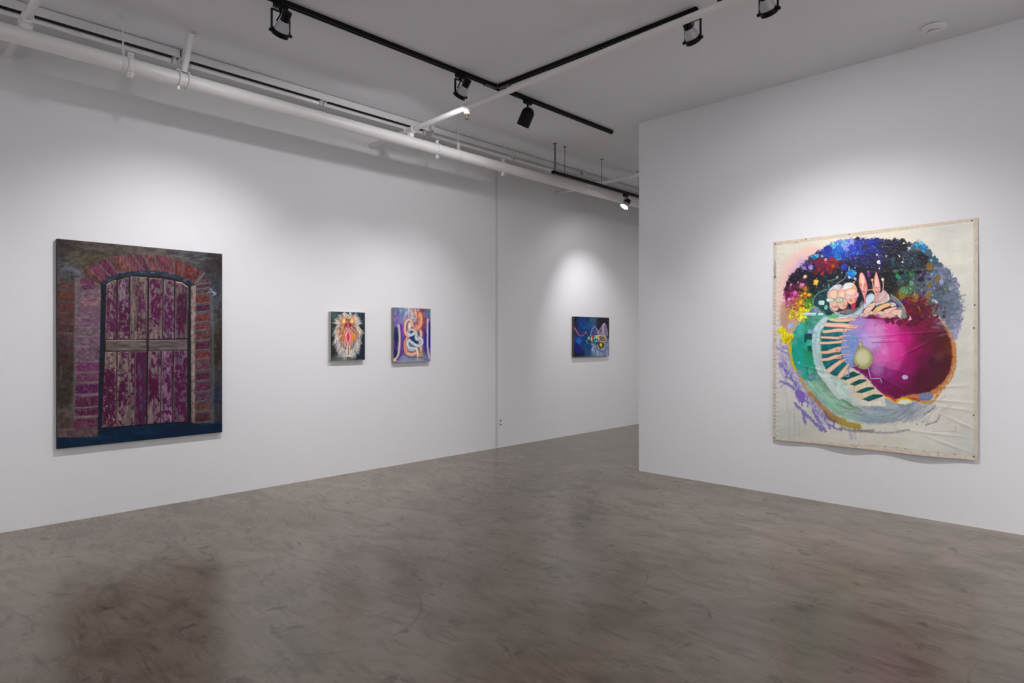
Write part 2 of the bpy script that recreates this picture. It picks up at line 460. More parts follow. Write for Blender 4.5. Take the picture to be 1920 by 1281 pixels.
# ------------------------------------------------------------------ black lighting tracks
TX, TY, TZ = -3.915, 3.857, ZC
def track_profile():
    w, h, g = 0.018, 0.030, 0.007
    return [(-w, 0), (-w, -h), (-g, -h), (-g, -h + 0.016), (g, -h + 0.016), (g, -h), (w, -h), (w, 0)]
def track(name, p0, p1, label, group=None):
    p0, p1 = Vector(p0), Vector(p1); d = (p1 - p0).normalized(); side = d.cross(Vector((0, 0, 1)))
    r = empty(name, (p0 + p1) / 2, label, 'lighting track', group)
    MB().extrude(track_profile(), p0, p1, side, (0, 0, 1)).build('rail', M_BLACK, r, False, True)
    for e, s in ((p0, 1), (p1, -1)):
        q = e + d * s * 0.006
        lo = Vector((min(e.x, q.x), min(e.y, q.y), e.z - 0.032)) - Vector((abs(side.x), abs(side.y), 0)) * 0.0195
        hi = Vector((max(e.x, q.x), max(e.y, q.y), e.z)) + Vector((abs(side.x), abs(side.y), 0)) * 0.0195
        MB().box(lo, hi, 0.002).build('end_cap', M_BLACK, r, False, True)
    return r
TG = 'black lighting tracks'
track('lighting_track', (TX, -3.0, TZ), (TX, TY - 0.02, TZ), 'long black ceiling track parallel to the left wall, ending at the corner connector', TG)
track('lighting_track', (TX, TY + 0.02, TZ), (TX, 5.53, TZ), 'short black ceiling track with the bullet lamp, beyond the white branch pipe', TG)
track('lighting_track', (TX + 0.02, TY, TZ), (-2.055, TY, TZ), 'black ceiling track crossing the room from the corner connector', TG)
track('lighting_track', (-1.905, TY, TZ), (3.2, TY, TZ), 'black ceiling track cut by the top edge of the photo after a gap', TG)
c = MB()
c.box((TX - 0.022, TY - 0.15, TZ - 0.036), (TX + 0.022, TY + 0.04, TZ - 0.031), 0.002)
c.box((TX - 0.022, TY - 0.022, TZ - 0.036), (TX + 0.15, TY + 0.022, TZ - 0.031), 0.002)
tag(c.build('track_connector', M_BLACK2), 'dark grey angled connector joining two black ceiling tracks', 'track connector')

# ------------------------------------------------------------------ lamps
def yoke_lamp(name, at, aim, label, group, yoke_dir, zt, core, core_ang, spill, spill_ang=150, yoke_w=0.064, spill_blend=0.6, drop=0.185):
    """yoke hanging in the plane of yoke_dir; the bulb tilts inside it towards the aim"""
    at = Vector(at); yd = Vector(yoke_dir).normalized()
    r = empty(name, (at.x, at.y, zt), label, 'track lamp', group)
    m = MB()
    ydx, ydy = abs(yd.x), abs(yd.y)
    tr = yd
    hw = Vector((0.045 * ydx + 0.016 * ydy, 0.045 * ydy + 0.016 * ydx, 0))
    m.box((at.x - hw.x, at.y - hw.y, zt - 0.030), (at.x + hw.x, at.y + hw.y, zt), 0.003)
    m.build('track_adapter', M_BLACK, r, False, True)
    m = MB(); m.tube([(at.x, at.y, zt - 0.028), (at.x, at.y, zt - 0.052)], 0.011, 12)
    m.build('stem', M_BLACK, r, True, True)
    pz = zt - 0.05
    piv = Vector((at.x, at.y, zt - drop - 0.02))
    # flat bar yoke
    W = yoke_w
    out = yd.cross(Vector((0, 0, 1)))
    prof = [(-0.0035, -0.009), (0.0035, -0.009), (0.0035, 0.009), (-0.0035, 0.009)]
    m = MB()
    for sg in (-1, 1):
        p = Vector((at.x, at.y, 0)) + yd * sg * W
        m.extrude(prof, (p.x, p.y, pz), (p.x, p.y, piv.z - 0.008), yd, out)
        k = Vector((at.x, at.y, piv.z)) + yd * sg * (W + 0.003)
    a = Vector((at.x, at.y, pz)) - yd * (W + 0.0035); bq = Vector((at.x, at.y, pz)) + yd * (W + 0.0035)
    m.extrude([(-0.009, -0.0035), (0.009, -0.0035), (0.009, 0.0035), (-0.009, 0.0035)], a, bq, out, (0, 0, 1))
    m.build('yoke', M_BLACK, r, False, True)
    for sg in (-1, 1):
        k = Vector((at.x, at.y, piv.z)) + yd * sg * (W + 0.002)
        MB().tube([k, k + yd * sg * 0.013], 0.010, 12).build('knob', M_BLACK, r, True, True)
    # bulb: lens ring hinged between the arms
    aimv = (Vector(aim) - piv)
    aimv -= yd * aimv.dot(yd); d = aimv.normalized()
    tilt = Vector((out.x, out.y, 0)) * (1 if out.dot(aimv) > 0 else -1)
    d = (tilt * 0.69 + Vector((0, 0, -0.72))).normalized()   # the head itself points a little above the middle of its pool of light
    rr = W - 0.006
    ringo = piv - d * 0.011
    m = MB()
    for (t0, t1, r0, r1) in ((-0.004, 0.028, rr, rr - 0.004),):
        m.lathe([(t0, r1), (t0, r0), (t1, r0), (t1, r1)], ringo, d, 32)
    ring = m.build('lens_ring', M_BLACK, r, True, True)
    MB().lathe([(0, 0.027), (0.012, 0.030), (0.045, 0.045), (0.07, rr - 0.006), (0.074, rr - 0.005)], ringo - d * 0.072, d, 32).build('bulb', M_BULB, r, True, True)
    MB().lathe([(0, 0.02), (0.004, 0.028), (0.066, 0.029), (0.07, 0.026)], ringo - d * 0.133, d, 24).build('socket', M_BLACK, r, True, True)
    MB().lathe([(0, rr - 0.012), (0.002, rr - 0.010), (0.004, rr - 0.014)], piv - d * 0.004, d, 24).build('lens', M_LENS, r, True, True)
    # small aiming handle
    h0 = Vector((at.x, at.y, pz)) + out * 0.0
    side_in = -1 if d.dot(out) < 0 else 1
    MB().tube([h0, h0 + out * side_in * 0.006 + Vector((0, 0, -0.02)), h0 - yd * 0.02 + out * side_in * 0.012 + Vector((0, 0, -0.060))], 0.005, 8).build('aiming_handle', M_BLACK, r, True, True)
    lp = piv + d * 0.03
    spot('lamp_beam', lp, lp + (Vector(aim) - lp), core, core_ang, 1.0, 0.022, r)
    if spill: spot('lamp_spill', lp, lp + (Vector(aim) - lp), spill, spill_ang, spill_blend, 0.022, r)
    return r
LG = 'open yoke track lamps'
zt = ZC - 0.030
yoke_lamp('track_lamp', (TX, 1.915), (XL, 1.75, 0.35), 'black yoke lamp with white bulb on the long track, aimed at the door painting', LG, (0, 1, 0), zt, CORE['A'], ANG['A'], SPILL['A'], yoke_w=0.059, drop=0.165)
yoke_lamp('track_lamp', (TX, 3.437), (XL, 3.42, 0.85), 'black yoke lamp near the track corner connector, beside the brass sprinkler', LG, (0, 1, 0), zt, CORE['B'], ANG['B'], SPILL['B'], yoke_w=0.054, drop=0.15, spill_blend=0.12)
yoke_lamp('track_lamp', (-2.085, TY), (-1.70, YR, 0.2), 'black yoke lamp partly hidden behind the white branch pipe', LG, (1, 0, 0), zt, CORE['D'], ANG['D'], SPILL['D'], yoke_w=0.055, drop=0.155)
yoke_lamp('track_lamp', (-1.585, TY), (-1.35, YR, 0.2), 'black yoke lamp cut off by the top edge of the photo', LG, (1, 0, 0), zt, CORE['E'], ANG['E'], SPILL['E'], yoke_w=0.055, drop=0.145)

# bullet lamp
r = empty('bullet_track_lamp', (TX, 4.24, zt), 'black bullet shaped cylinder lamp on the short ceiling track', 'track lamp')
MB().box((TX - 0.016, 4.24 - 0.045, zt - 0.03), (TX + 0.016, 4.24 + 0.045, zt), 0.003).build('track_adapter', M_BLACK, r, False, True)
MB().tube([(TX, 4.24, zt - 0.028), (TX, 4.24, zt - 0.062)], 0.008, 12).build('stem', M_BLACK, r, True, True)
aimC = Vector((XL, 4.14, 0.9)); c0 = Vector((TX, 4.24, zt - 0.115)); dC = (aimC - c0).normalized()
dC = Vector((-0.52, -0.03, -0.85)).normalized()
prof = [(-0.056 + 0.056 * (1 - math.cos(t)), 0.058 * math.sin(t)) for t in np.linspace(0.05, math.pi / 2, 9)]
prof += [(0.115, 0.058), (0.115, 0.054), (0.03, 0.050), (0.02, 0.02), (0.02, 0.0)]
MB().lathe(prof, c0, dC, 32).build('lamp_shade', M_BLACK, r, True, True)
MB().lathe([(0, 0.040), (0.002, 0.042), (0.004, 0.04)], c0 + dC * 0.07, dC, 24).build('lens', M_LENS, r, True, True)
spot('lamp_beam', c0 + dC * 0.09, c0 + dC * 0.09 + (aimC - c0), CORE['C'], ANG['C'], 1.0, 0.035, r)
if SPILL['C']: spot('lamp_spill', c0 + dC * 0.125, c0 + dC * 0.125 + (aimC - c0), SPILL['C'], 150, 0.6, 0.035, r)

# hanging track beyond the wall end
HX, HZ = -4.62, 3.190
track('lighting_track', (HX, 5.41, HZ), (HX, 9.4, HZ), 'black track hung on thin rods beyond the end of the right wall', TG)
RG = 'thin rods holding the hanging track'
def rod(y, label, rad=0.0035, mat=None, nm='suspension_rod', grp=RG):
    q = empty(nm, (HX, y, ZC), label, 'suspension rod', grp)
    MB().tube([(HX, y, ZC), (HX, y, HZ - 0.0)], rad, 8).build('rod', mat or M_STEEL, q, True, True)
    MB().lathe([(0, 0.022), (0.003, 0.022), (0.005, 0.006)], (HX, y, ZC), (0, 0, -1), 16).build('ceiling_flange', mat or M_STEEL, q, True, True)
    return q
rod(5.62, 'thin steel rod holding the hanging black track, second from its near end')
rod(6.32, 'thin steel rod holding the middle of the hanging black track')
rod(7.12, 'thin steel rod of the hanging black track, right at the wall edge')
rod(8.8, 'thin steel rod of the hanging black track hidden behind the right wall')
q = empty('conduit', (HX, 5.47, ZC), 'thicker steel conduit dropping from the ceiling to the near end of the hanging track', 'conduit')
MB().tube([(HX, 5.45, ZC), (HX, 5.45, HZ)], 0.010, 12).build('conduit_tube', M_STEEL, q, True, True)
MB().lathe([(0, 0.025), (0.004, 0.025), (0.006, 0.012)], (HX, 5.45, ZC), (0, 0, -1), 16).build('ceiling_flange', M_STEEL, q, True, True)

# lit lamp on the hanging track
yF = 6.83
r = empty('gimbal_track_lamp', (HX, yF, HZ - 0.03), 'small lit lamp with a bright round face on the hanging track', 'track lamp')
zf = HZ - 0.030
MB().box((HX - 0.016, yF - 0.04, zf - 0.035), (HX + 0.016, yF + 0.04, zf), 0.003).build('track_adapter', M_BLACK, r, False, True)
fo = Vector((HX, yF, zf - 0.13)); fd = Vector((-0.28, -0.48, -0.83)).normalized()
fside = Vector((0, 0, 1)).cross(fd).normalized()
m = MB()
m.tube([Vector((HX, yF, zf - 0.033)) , Vector((HX, yF, zf - 0.05)) + fside * 0.03, fo + fside * 0.057 + Vector((0, 0, 0.03)), fo + fside * 0.060], 0.006, 8)
m.tube([Vector((HX, yF, zf - 0.033)) , Vector((HX, yF, zf - 0.05)) - fside * 0.03, fo - fside * 0.057 + Vector((0, 0, 0.03)), fo - fside * 0.060], 0.006, 8)
m.build('yoke', M_BLACK2, r, True, True)
MB().lathe([(-0.055, 0.020), (-0.05, 0.034), (0.0, 0.038), (0.004, 0.036)], fo - fd * 0.02, fd, 24).build('lamp_body', M_BLACK, r, True, True)
MB().lathe([(0, 0.034), (0.03, 0.050), (0.045, 0.056), (0.055, 0.056), (0.056, 0.053)], fo - fd * 0.02, fd, 28).build('bulb', M_BULB, r, True, True)
MB().lathe([(0, 0.048), (0.003, 0.051), (0.006, 0.046)], fo + fd * 0.035, fd, 28).build('lens', M_LENS, r, True, True)
aimF = Vector((XL, 7.38, 1.25))
fp = fo + fd * 0.05
spot('lamp_beam', fp, aimF, CORE['F'], ANG['F'], 1.0, 0.035, r)
if SPILL['F']: spot('lamp_spill', fp, aimF, SPILL['F'], 140, 0.6, 0.035, r)

# ------------------------------------------------------------------ smoke detector, outlet
r = empty('smoke_detector', (-1.0, 5.225, ZC), 'round white smoke detector on the ceiling above the right wall', 'smoke detector')
MB().lathe([(0, 0.084), (0.004, 0.084), (0.006, 0.080)], (-1.0, 5.225, ZC), (0, 0, -1), 48).build('base_plate', M_CEIL, r, True, True)
MB().lathe([(0.010, 0.070), (0.011, 0.078), (0.024, 0.074), (0.034, 0.055), (0.036, 0.040)], (-1.0, 5.225, ZC), (0, 0, -1), 48).build('cover', M_CEIL, r, True, True)
MB().lathe([(0.040, 0.030), (0.042, 0.036), (0.050, 0.030), (0.052, 0.02)], (-1.0, 5.225, ZC), (0, 0, -1), 32).build('cap', M_CEIL, r, True, True)
MB().lathe([(0.003, 0.066), (0.012, 0.066)], (-1.0, 5.225, ZC), (0, 0, -1), 32).build('vent_gap', M_OUTLET, r, True, True)
MB().lathe([(0.034, 0.030), (0.042, 0.030)], (-1.0, 5.225, ZC), (0, 0, -1), 32).build('test_gap', M_OUTLET, r, True, True)

r = empty('wall_outlet', (XL, 5.54, 0.306), 'small white power outlet low on the left wall beside the joint strip', 'outlet')
MB().box((XL, 5.540 - 0.036, 0.306 - 0.058), (XL + 0.006, 5.540 + 0.036, 0.306 + 0.058), 0.002).build('cover_plate', M_WALL, r, False, True)
for dz in (-0.024, 0.022):
    MB().lathe([(0, 0.011), (0.0015, 0.011), (0.002, 0.010)], (XL + 0.006, 5.540, 0.306 + dz), (1, 0, 0), 18).build('socket', M_OUTLET, r, True, True)
# ------------------------------------------------------------------ paintings
# A painting is a fine grid whose vertices carry the paint colour; brushwork also lifts the paint a little.
RS = np.random.RandomState
_lat = {}
def vnoise(X, Y, sx, sy=None, seed=0, octaves=3, gain=0.55):
    """smooth value noise in 0..1; sx, sy = feature size"""
    sy = sy or sx
    out = 0; amp = 1; tot = 0
    for o in range(octaves):
        key = (seed, o)
        if key not in _lat: _lat[key] = RS(seed * 31 + o * 7 + 5).rand(256, 256)
        T = _lat[key]
        x = X / sx * 2 ** o + 17.3 * o; y = Y / sy * 2 ** o + 9.1 * o
        xi = np.floor(x).astype(int); yi = np.floor(y).astype(int)
        fx = x - xi; fy = y - yi
        fx = fx * fx * (3 - 2 * fx); fy = fy * fy * (3 - 2 * fy)
        a = T[yi % 256, xi % 256]; b = T[yi % 256, (xi + 1) % 256]
        c = T[(yi + 1) % 256, xi % 256]; d = T[(yi + 1) % 256, (xi + 1) % 256]
        out = out + amp * ((a * (1 - fx) + b * fx) * (1 - fy) + (c * (1 - fx) + d * fx) * fy)
        tot += amp; amp *= gain
    return out / tot

def sstep(a, b, x):
    t = np.clip((x - a) / (b - a), 0, 1)
    return t * t * (3 - 2 * t)

def smooth_line(pts, n=6):
    P = np.array(pts, float)
    if len(P) < 3: return P
    Q = np.vstack([2 * P[0] - P[1], P, 2 * P[-1] - P[-2]])
    out = []
    for i in range(1, len(Q) - 2):
        p0, p1, p2, p3 = Q[i - 1:i + 3]
        for t in np.linspace(0, 1, n, endpoint=False):
            out.append(0.5 * ((2 * p1) + (-p0 + p2) * t + (2 * p0 - 5 * p1 + 4 * p2 - p3) * t ** 2 + (-p0 + 3 * p1 - 3 * p2 + p3) * t ** 3))
    out.append(P[-1])
    return np.array(out)

class Art:
    """corners: the four corners of the picture (TL, TR, BR, BL) in the sketch frame its strokes are noted in"""
    def __init__(s, nx, ny, corners, frame):
        s.nx, s.ny = nx, ny
        s.frame(*frame)
        C = s.T(corners)
        A = []; B = []
        for (u, v), (x, y) in zip([(0, 0), (1, 0), (1, 1), (0, 1)], C):
            A.append([u, v, 1, 0, 0, 0, -u * x, -v * x]); B.append(x)
            A.append([0, 0, 0, u, v, 1, -u * y, -v * y]); B.append(y)
        h = np.linalg.solve(np.array(A), np.array(B)); Hm = np.append(h, 1).reshape(3, 3)
        s.Hi = np.linalg.inv(Hm)
        u, v = np.meshgrid(np.linspace(0, 1, nx), np.linspace(0, 1, ny))
        W = Hm[2, 0] * u + Hm[2, 1] * v + 1
        s.X = (Hm[0, 0] * u + Hm[0, 1] * v + Hm[0, 2]) / W
        s.Y = (Hm[1, 0] * u + Hm[1, 1] * v + Hm[1, 2]) / W
        s.u, s.v = u, v
        s.C = np.zeros((ny, nx, 3)); s.H = np.zeros((ny, nx))
    def frame(s, x0, y0, k): s.fx, s.fy, s.k = x0, y0, k
    def T(s, pts): return np.array([(s.fx + p[0] / s.k, s.fy + p[1] / s.k) for p in pts], float)
    def win(s, P, pad):
        x0, y0 = P.min(0) - pad; x1, y1 = P.max(0) + pad
        q = np.array([(x0, y0, 1), (x1, y0, 1), (x1, y1, 1), (x0, y1, 1)]) @ s.Hi.T
        q = q[:, :2] / q[:, 2:3]
        i0 = int(np.floor(q[:, 0].min() * (s.nx - 1))); i1 = int(np.ceil(q[:, 0].max() * (s.nx - 1))) + 1
        j0 = int(np.floor(q[:, 1].min() * (s.ny - 1))); j1 = int(np.ceil(q[:, 1].max() * (s.ny - 1))) + 1
        i0, j0 = max(i0, 0), max(j0, 0); i1, j1 = min(i1, s.nx), min(j1, s.ny)
        if i1 <= i0 or j1 <= j0: return None
        return (slice(j0, j1), slice(i0, i1))
    def xy(s, sl, rough, seed):
        X, Y = s.X[sl], s.Y[sl]
        if rough:
            X = X + (vnoise(s.X[sl], s.Y[sl], 2.6, seed=seed + 1, octaves=2) - 0.5) * rough * 2
            Y = Y + (vnoise(s.X[sl], s.Y[sl], 2.6, seed=seed + 2, octaves=2) - 0.5) * rough * 2
        return X, Y
    def put(s, sl, m, c, h=0):
        c = np.asarray(c, float)
        if c.max() > 1.001: c = c / 255.0
        m3 = m[..., None]
        s.C[sl] = s.C[sl] * (1 - m3) + c * m3
        if h: s.H[sl] = np.maximum(s.H[sl] * (1 - m), s.H[sl]) * (1 - m * 0.5) + h * m
    # --- distance helpers
    @staticmethod
    def dseg(X, Y, a, b):
        d = b - a; L2 = max(d @ d, 1e-9)
        t = np.clip(((X - a[0]) * d[0] + (Y - a[1]) * d[1]) / L2, 0, 1)
        return np.hypot(X - a[0] - t * d[0], Y - a[1] - t * d[1]), t
    def line(s, pts, c, w, w2=None, a=1.0, soft=0.5, smooth=True, rough=0.0, seed=0, h=0, taper=False, c2=None, lit=None):
        """brush stroke; w in photo px; w2 end width; c2 end colour; lit: colour of the middle of the stroke"""
        P = s.T(pts)
        if smooth: P = smooth_line(P)
        w2 = w if w2 is None else w2
        sl = s.win(P, max(w, w2) + soft + 1 + rough)
        if sl is None: return
        X, Y = s.xy(sl, rough, seed)
        n = len(P) - 1
        best = np.full(X.shape, 1e9); tt = np.zeros(X.shape)
        for i in range(n):
            d, t = s.dseg(X, Y, P[i], P[i + 1])
            k = (i + t) / n
            wd = (w + (w2 - w) * k) / 2
            if taper: wd = wd * np.sqrt(np.clip(4 * k * (1 - k), 0.05, 1))
            dd = d - wd
            m = dd < best
            best = np.where(m, dd, best); tt = np.where(m, k, tt)
        m = (1 - sstep(-soft, soft, best)) * a
        c = np.asarray(c, float); c = c / 255 if c.max() > 1.001 else c
        if c2 is not None:
            c2 = np.asarray(c2, float); c2 = c2 / 255 if c2.max() > 1.001 else c2
            col = c + (c2 - c) * tt[..., None]
        else: col = np.broadcast_to(c, X.shape + (3,))
        if lit is not None:
            l = np.asarray(lit, float) / 255
            f = sstep(0.15, 0.95, np.clip(-best / (max(w, w2) / 2), 0, 1))[..., None]
            col = col * (1 - f) + l * f
        s.put(sl, m, col, h)
    def poly(s, pts, c, a=1.0, soft=0.5, smooth=False, rough=0.0, seed=0, h=0, edge=None, edge_w=0.8, c2=None, axis=None, mottle=0.0, msize=5, msy=None, drag=None):
        P = s.T(pts)
        if smooth: P = smooth_line(np.vstack([P, P[:1]]))[:-1]
        sl = s.win(P, soft + 2 + rough + edge_w)
        if sl is None: return
        X, Y = s.xy(sl, rough, seed)
        inside = np.zeros(X.shape, bool); dist = np.full(X.shape, 1e9)
        n = len(P)
        for i in range(n):
            p, q = P[i], P[(i + 1) % n]
            d, _ = s.dseg(X, Y, p, q); dist = np.minimum(dist, d)
            if p[1] != q[1]:
                cr = ((p[1] > Y) != (q[1] > Y)) & (X < (q[0] - p[0]) * (Y - p[1]) / (q[1] - p[1]) + p[0])
                inside ^= cr
        sd = np.where(inside, -dist, dist)
        m = (1 - sstep(-soft, soft, sd)) * a
        c = np.asarray(c, float); c = c / 255 if c.max() > 1.001 else c
        col = np.broadcast_to(c, X.shape + (3,)).copy() if c.ndim == 1 else c[sl].copy()
        if c2 is not None:
            A, B = s.T(axis); d = B - A
            t = np.clip(((X - A[0]) * d[0] + (Y - A[1]) * d[1]) / (d @ d), 0, 1)[..., None]
            e = np.asarray(c2, float) / 255; col = col * (1 - t) + e * t
        if mottle:
            nz = vnoise(s.X[sl], s.Y[sl], msize, msy, seed=seed + 5, octaves=4) - 0.5
            col = np.clip(col * (1 + mottle * 2.2 * nz[..., None]), 0, 1)
        if drag:
            dc, th, sz, da = drag
            nz = vnoise(s.X[sl], s.Y[sl], sz, sz * 1.6, seed=seed + 9, octaves=4, gain=0.7)
            f = (sstep(th - 0.03, th + 0.03, nz) * da)[..., None]
            col = col * (1 - f) + np.asarray(dc, float) / 255 * f
        s.put(sl, m, col, h)
        if edge is not None:
            em = (1 - sstep(edge_w * 0.4, edge_w, np.abs(sd))) * a
            s.put(sl, em, np.asarray(edge, float) / 255)
    def blob(s, x, y, r, c, ry=None, rot=0, a=1.0, soft=0.4, rough=0.5, seed=0, h=0, c2=None, raw=False):
        """rounded dab; (x, y) and r in the sketch frame (r in photo px when raw)"""
        P = s.T([(x, y)]); rx = r if raw else r / s.k; ry = rx if ry is None else (ry if raw else ry / s.k)
        sl = s.win(P, max(rx, ry) + soft + 1 + rough)
        if sl is None: return
        X, Y = s.xy(sl, rough, seed)
        dx, dy = X - P[0, 0], Y - P[0, 1]
        cs, sn = math.cos(rot), math.sin(rot)
        e = np.hypot((dx * cs + dy * sn) / rx, (-dx * sn + dy * cs) / ry)
        sd = (e - 1) * min(rx, ry)
        m = (1 - sstep(-soft, soft, sd)) * a
        c = np.asarray(c, float); c = c / 255 if c.max() > 1.001 else c
        col = np.broadcast_to(c, X.shape + (3,))
        if c2 is not None:
            f = np.clip(1 - e, 0, 1)[..., None] ** 0.7
            col = col * (1 - f) + np.asarray(c2, float) / 255 * f
        s.put(sl, m, col, h)
    def idw(s, pts, power=3.0, soft=6.0):
        """smooth colour field through colour notes (x, y, (r, g, b))"""
        P = s.T([(p[0], p[1]) for p in pts]); V = np.array([p[2] for p in pts], float) / 255
        num = np.zeros(s.X.shape + (3,)); den = np.zeros(s.X.shape)
        for p, v in zip(P, V):
            w = 1 / (((s.X - p[0]) ** 2 + (s.Y - p[1]) ** 2 + soft) ** (power / 2))
            num += w[..., None] * v; den += w
        return num / den[..., None]
    def weave(s, amt=0.03):
        n = vnoise(s.X, s.Y, 1.2, seed=77, octaves=2) - 0.5
        s.C = np.clip(s.C * (1 + amt * 2 * n[..., None]), 0, 1)
    def mesh(s, name, place, side_col, thick, relief, mat, gain=1.0, edge_inset=0):
        """place(u, v, h) -> xyz arrays; the picture wraps over the sides of the stretcher"""
        nx, ny = s.nx, s.ny
        co = place(s.u, s.v, s.H * relief, 0.0).reshape(-1, 3)
        rim = np.concatenate([np.arange(nx), (np.arange(1, ny)) * nx + nx - 1, (ny - 1) * nx + np.arange(nx - 2, -1, -1), np.arange(ny - 2, 0, -1) * nx])
        uf, vf = s.u.reshape(-1)[rim], s.v.reshape(-1)[rim]
        front = co[rim]; back = place(uf, vf, s.H.reshape(-1)[rim] * relief, thick)
        n0 = nx * ny; nr = len(rim)
        allco = np.vstack([co, front, back])
        idx = np.arange(n0).reshape(ny, nx)
        q = np.stack([idx[:-1, :-1], idx[1:, :-1], idx[1:, 1:], idx[:-1, 1:]], -1).reshape(-1, 4)
        a = np.arange(nr); b = (a + 1) % nr
        q2 = np.stack([n0 + a, n0 + b, n0 + nr + b, n0 + nr + a], -1)
        F = np.vstack([q, q2])
        me = bpy.data.meshes.new(name)
        me.vertices.add(len(allco)); me.vertices.foreach_set('co', allco.astype(np.float32).ravel())
        me.loops.add(F.size); me.loops.foreach_set('vertex_index', F.astype(np.int32).ravel())
        me.polygons.add(len(F)); me.polygons.foreach_set('loop_start', np.arange(0, F.size, 4, dtype=np.int32))
        try: me.polygons.foreach_set('loop_total', np.full(len(F), 4, dtype=np.int32))
        except Exception: pass
        me.update(calc_edges=True); me.validate()
        lin = np.clip(s.C.reshape(-1, 3), 0, 1)
        lin = np.where(lin <= 0.04045, lin / 12.92, ((lin + 0.055) / 1.055) ** 2.4) * gain
        sc = np.asarray(side_col, float) / 255
        sc = np.where(sc <= 0.04045, sc / 12.92, ((sc + 0.055) / 1.055) ** 2.4)
        if side_col is not None:
            sides = np.broadcast_to(sc, (2 * nr, 3))
        full = np.ones((len(allco), 4), np.float32); full[:n0, :3] = np.clip(lin, 0, 1); full[n0:, :3] = sides
        at = me.color_attributes.new(name='paint', type='FLOAT_COLOR', domain='POINT')
        at.data.foreach_set('color', full.ravel())
        me.materials.append(mat)
        sm = np.ones(len(F), bool); sm[len(q):] = False
        me.polygons.foreach_set('use_smooth', sm)
        me.update()
        return me

def paint_material(name, rough, spec=0.5, weave=0.15, coat=0.0):
    m, nt, b = new_mat(name); L = nt.links
    at = nt.nodes.new('ShaderNodeAttribute'); at.attribute_name = 'paint'; at.attribute_type = 'GEOMETRY'
    L.new(at.outputs['Color'], b.inputs['Base Color'])
    b.inputs['Roughness'].default_value = rough; b.inputs['Specular IOR Level'].default_value = spec
    tc = nt.nodes.new('ShaderNodeTexCoord')
    n = nt.nodes.new('ShaderNodeTexNoise'); n.inputs['Scale'].default_value = 90; n.inputs['Detail'].default_value = 4
    L.new(tc.outputs['Object'], n.inputs['Vector'])
    bp = nt.nodes.new('ShaderNodeBump'); bp.inputs['Strength'].default_value = weave; bp.inputs['Distance'].default_value = 0.003
    L.new(n.outputs['Fac'], bp.inputs['Height']); L.new(bp.outputs['Normal'], b.inputs['Normal'])
    return m
M_OIL = paint_material('oil_paint_on_canvas', 0.6, 0.22)
M_OIL_BIG = paint_material('thick_oil_paint_on_loose_canvas', 0.45, 0.35)

def stretched(name, art, y0, y1, z0, z1, thick, label, side_col, gain, relief=0.004, y0b=None):
    """framed-free stretched canvas on the left wall: y along the wall, z up"""
    xf = XL + thick + 0.004
    r = empty(name, (XL, (y0 + y1) / 2, z0), label, 'painting')
    def place(u, v, h, back):
        return np.stack([xf + h - back + 0 * u, y0 + (y1 - y0) * u, z1 + (z0 - z1) * v], -1)
    me = art.mesh('painted_canvas', place, side_col, thick, relief, M_OIL, gain)
    o = add_obj('painted_canvas', me, r); o.matrix_parent_inverse = r.matrix_world.inverted()
    m = MB(); w = 0.03; xa, xb = XL + 0.001, XL + thick - 0.002
    e = 0.003
    m.box((xa, y0 + e, z0 + e), (xb, y1 - e, z0 + w)); m.box((xa, y0 + e, z1 - w), (xb, y1 - e, z1 - e))
    m.box((xa, y0 + e, z0 + w), (xb, y0 + w, z1 - w)); m.box((xa, y1 - w, z0 + w), (xb, y1 - e, z1 - w))
    m.build('stretcher_bars', M_WOOD, r, False, True)
    return r

# ================================================================== painting of the old door
DR = Art(430, 560, [(78, 53), (980, 135), (978, 1107), (80, 1197)], (80, 430, 2.911))
A = DR
bg = A.idw([(100, 80, (62, 55, 55)), (300, 100, (78, 72, 68)), (550, 130, (92, 84, 80)), (760, 130, (80, 76, 76)), (940, 170, (58, 52, 54)),
            (150, 220, (82, 84, 90)), (110, 400, (84, 62, 60)), (100, 700, (62, 50, 46)), (110, 900, (66, 58, 50)), (140, 1060, (86, 72, 70)),
            (230, 600, (100, 82, 98)), (930, 350, (66, 68, 78)), (950, 600, (56, 50, 46)), (940, 800, (62, 60, 62)), (960, 900, (50, 54, 74)),
            (940, 1020, (60, 58, 64)), (180, 180, (84, 76, 66)), (270, 170, (88, 72, 48)), (620, 150, (96, 86, 82)), (850, 140, (78, 78, 84)), (950, 480, (74, 74, 76)),
            (560, 600, (90, 78, 84)), (170, 1000, (96, 86, 80)), (960, 700, (60, 50, 42))])
A.C[:] = bg
nz = vnoise(A.X, A.Y, 9, 5, seed=3, octaves=5, gain=0.7) - 0.5
A.C = np.clip(A.C * (1 + 0.9 * nz[..., None]), 0, 1)
rn = random.Random(5)
for k in range(90):   # scumbled light strokes in the plaster
    x, y = rn.choice([(rn.uniform(95, 960), rn.uniform(70, 190)), (rn.uniform(90, 200), rn.uniform(120, 1080)), (rn.uniform(915, 970), rn.uniform(200, 1040))])
    if y < 60 + 0.09 * x: continue
    t = rn.uniform(-0.4, 0.4) if y < 200 else 1.57 + rn.uniform(-0.3, 0.3)
    l = rn.uniform(14, 46)
    A.line([(x - l * math.cos(t), y - l * math.sin(t)), (x, y + rn.uniform(-5, 5)), (x + l * math.cos(t), y + l * math.sin(t))],
           rn.choice([(110, 102, 98), (96, 88, 84), (44, 38, 38), (120, 122, 128), (52, 46, 40)]), rn.uniform(1, 4), a=rn.uniform(0.12, 0.4), soft=1.2, rough=1.0, seed=k)
